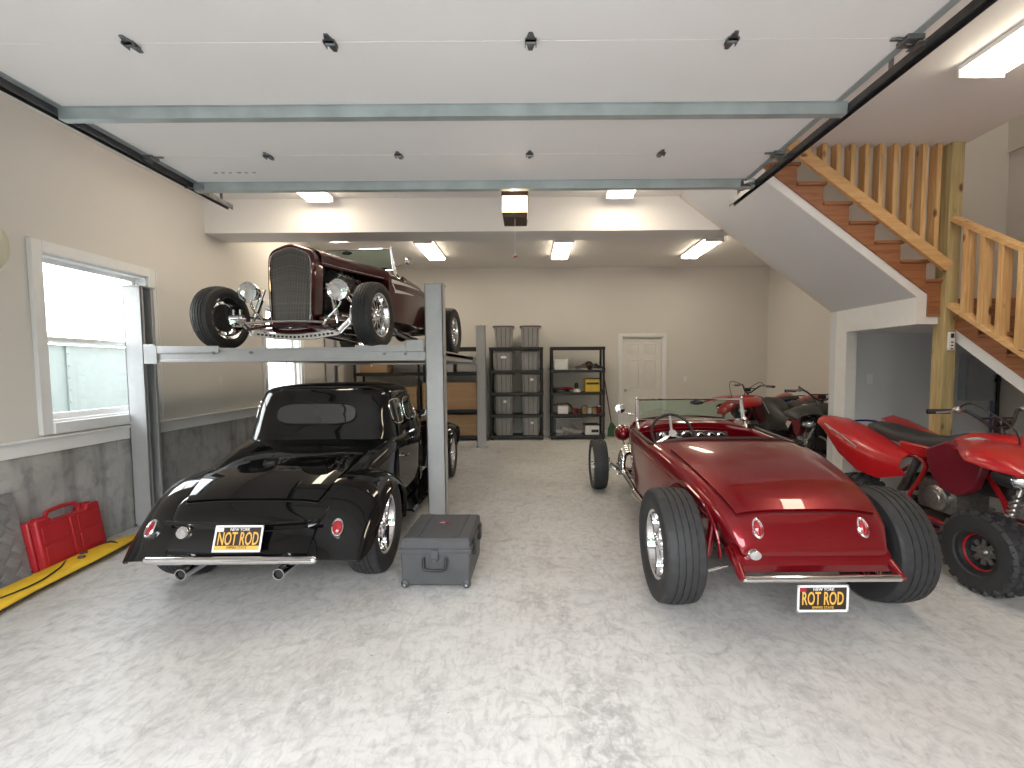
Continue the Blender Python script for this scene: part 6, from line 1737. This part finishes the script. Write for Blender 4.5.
e = empty('yellow_cover', (-3.44, 3.2, 0), label='long yellow fabric bag with black piping on the floor by the wall', cat='bag')
cl = [(-3.32, 2.2), (-3.36, 2.6), (-3.42, 2.95), (-3.45, 3.25), (-3.47, 3.55), (-3.51, 3.85), (-3.545, 4.02)]
wd = [0.11, 0.125, 0.13, 0.125, 0.115, 0.085, 0.03]; ht = [0.055, 0.06, 0.065, 0.065, 0.07, 0.055, 0.03]
rows = []
for (x, y), w_, h_ in zip(cl, wd, ht):
    rows.append([(x + w_ * math.cos(a), y, h_ * 0.5 + h_ * 0.5 * math.sin(a) * (1 if math.sin(a) > 0 else 0.98)) for a in [2 * PI * k / 20 for k in range(20)]])
def resample(rows, n=5):
    out = []
    for i in range(len(rows) - 1):
        for j in range(n):
            t = j / n; p0 = rows[max(i - 1, 0)]; p1 = rows[i]; p2 = rows[i + 1]; p3 = rows[min(i + 2, len(rows) - 1)]
            out.append([tuple(0.5 * ((2 * b) + (c - a) * t + (2 * a - 5 * b + 4 * c - d) * t * t + (3 * b - a - 3 * c + d) * t ** 3) for a, b, c, d in zip(q0, q1, q2, q3)) for q0, q1, q2, q3 in zip(p0, p1, p2, p3)])
    out.append(rows[-1]); return out
g = MB(); g.loft(resample(rows), True, True); g.build('fabric', M['yellow'], e, world=True, ang=70)
for s in (-1, 1):
    g = MB(); g.tube([(x + s * (w_ + 0.002), y, h_ * 0.5) for (x, y), w_, h_ in zip(cl, wd, ht)], 0.007, 6, smooth=4); g.build('piping', M['blk'], e, world=True)
g = MB(); g.tube([(-3.40, 2.55, 0.067), (-3.34, 2.95, 0.066), (-3.40, 3.2, 0.072), (-3.52, 3.38, 0.06)], 0.006, 6, smooth=5); g.build('seam', M['blk'], e, world=True)
for y, x in ((3.42, -3.44), (3.50, -3.50)):
    g = MB(); g.lathe([(0, 0.02), (0.022, 0.018), (0.026, 0.0), (0, 0.0)], (x, y, 0.062), 'z', 16); g.build('snap', M['brown'], e, world=True)
g = MB(); g.tube([(-3.62, 3.72, 0.03), (-3.50, 3.74, 0.07), (-3.40, 3.72, 0.03)], 0.008, 6, smooth=4); g.build('strap', M['blk'], e, world=True)

e = empty('moulded_mat', (-3.74, 2.95, 0), label='grey diamond-pattern traction panel leaning on wall at left edge', cat='mat')
g = MB(); g.prism([(-3.785, 0.62), (-3.765, 0.62), (-3.66, 0.0), (-3.68, 0.0)], 2.55, 3.27, 'xz'); g.build('panel_base', M['diamond'], e, world=True)
dm = None
for i in range(7):
    for j in range(7):
        t = (i + 0.5) / 7; y = 2.62 + 0.10 * j + (0.05 if i % 2 else 0)
        if y > 3.24: continue
        x = lerp(-3.66, -3.765, t) + 0.006; z = 0.62 * t
        if dm is None:
            g = MB(); g.box((0, 0, 0), (0.012, 0.075, 0.075), rot=(R(45), 0, 0), taper=0.8); dm = g.build('diamond_lug', M['diamond'], e, bev=0.003); o = dm
        else: o = place_copy(dm, parent=e)
        o.location = (x - e.location.x, y - e.location.y, z); o.rotation_euler = (0, R(-9.6), 0)
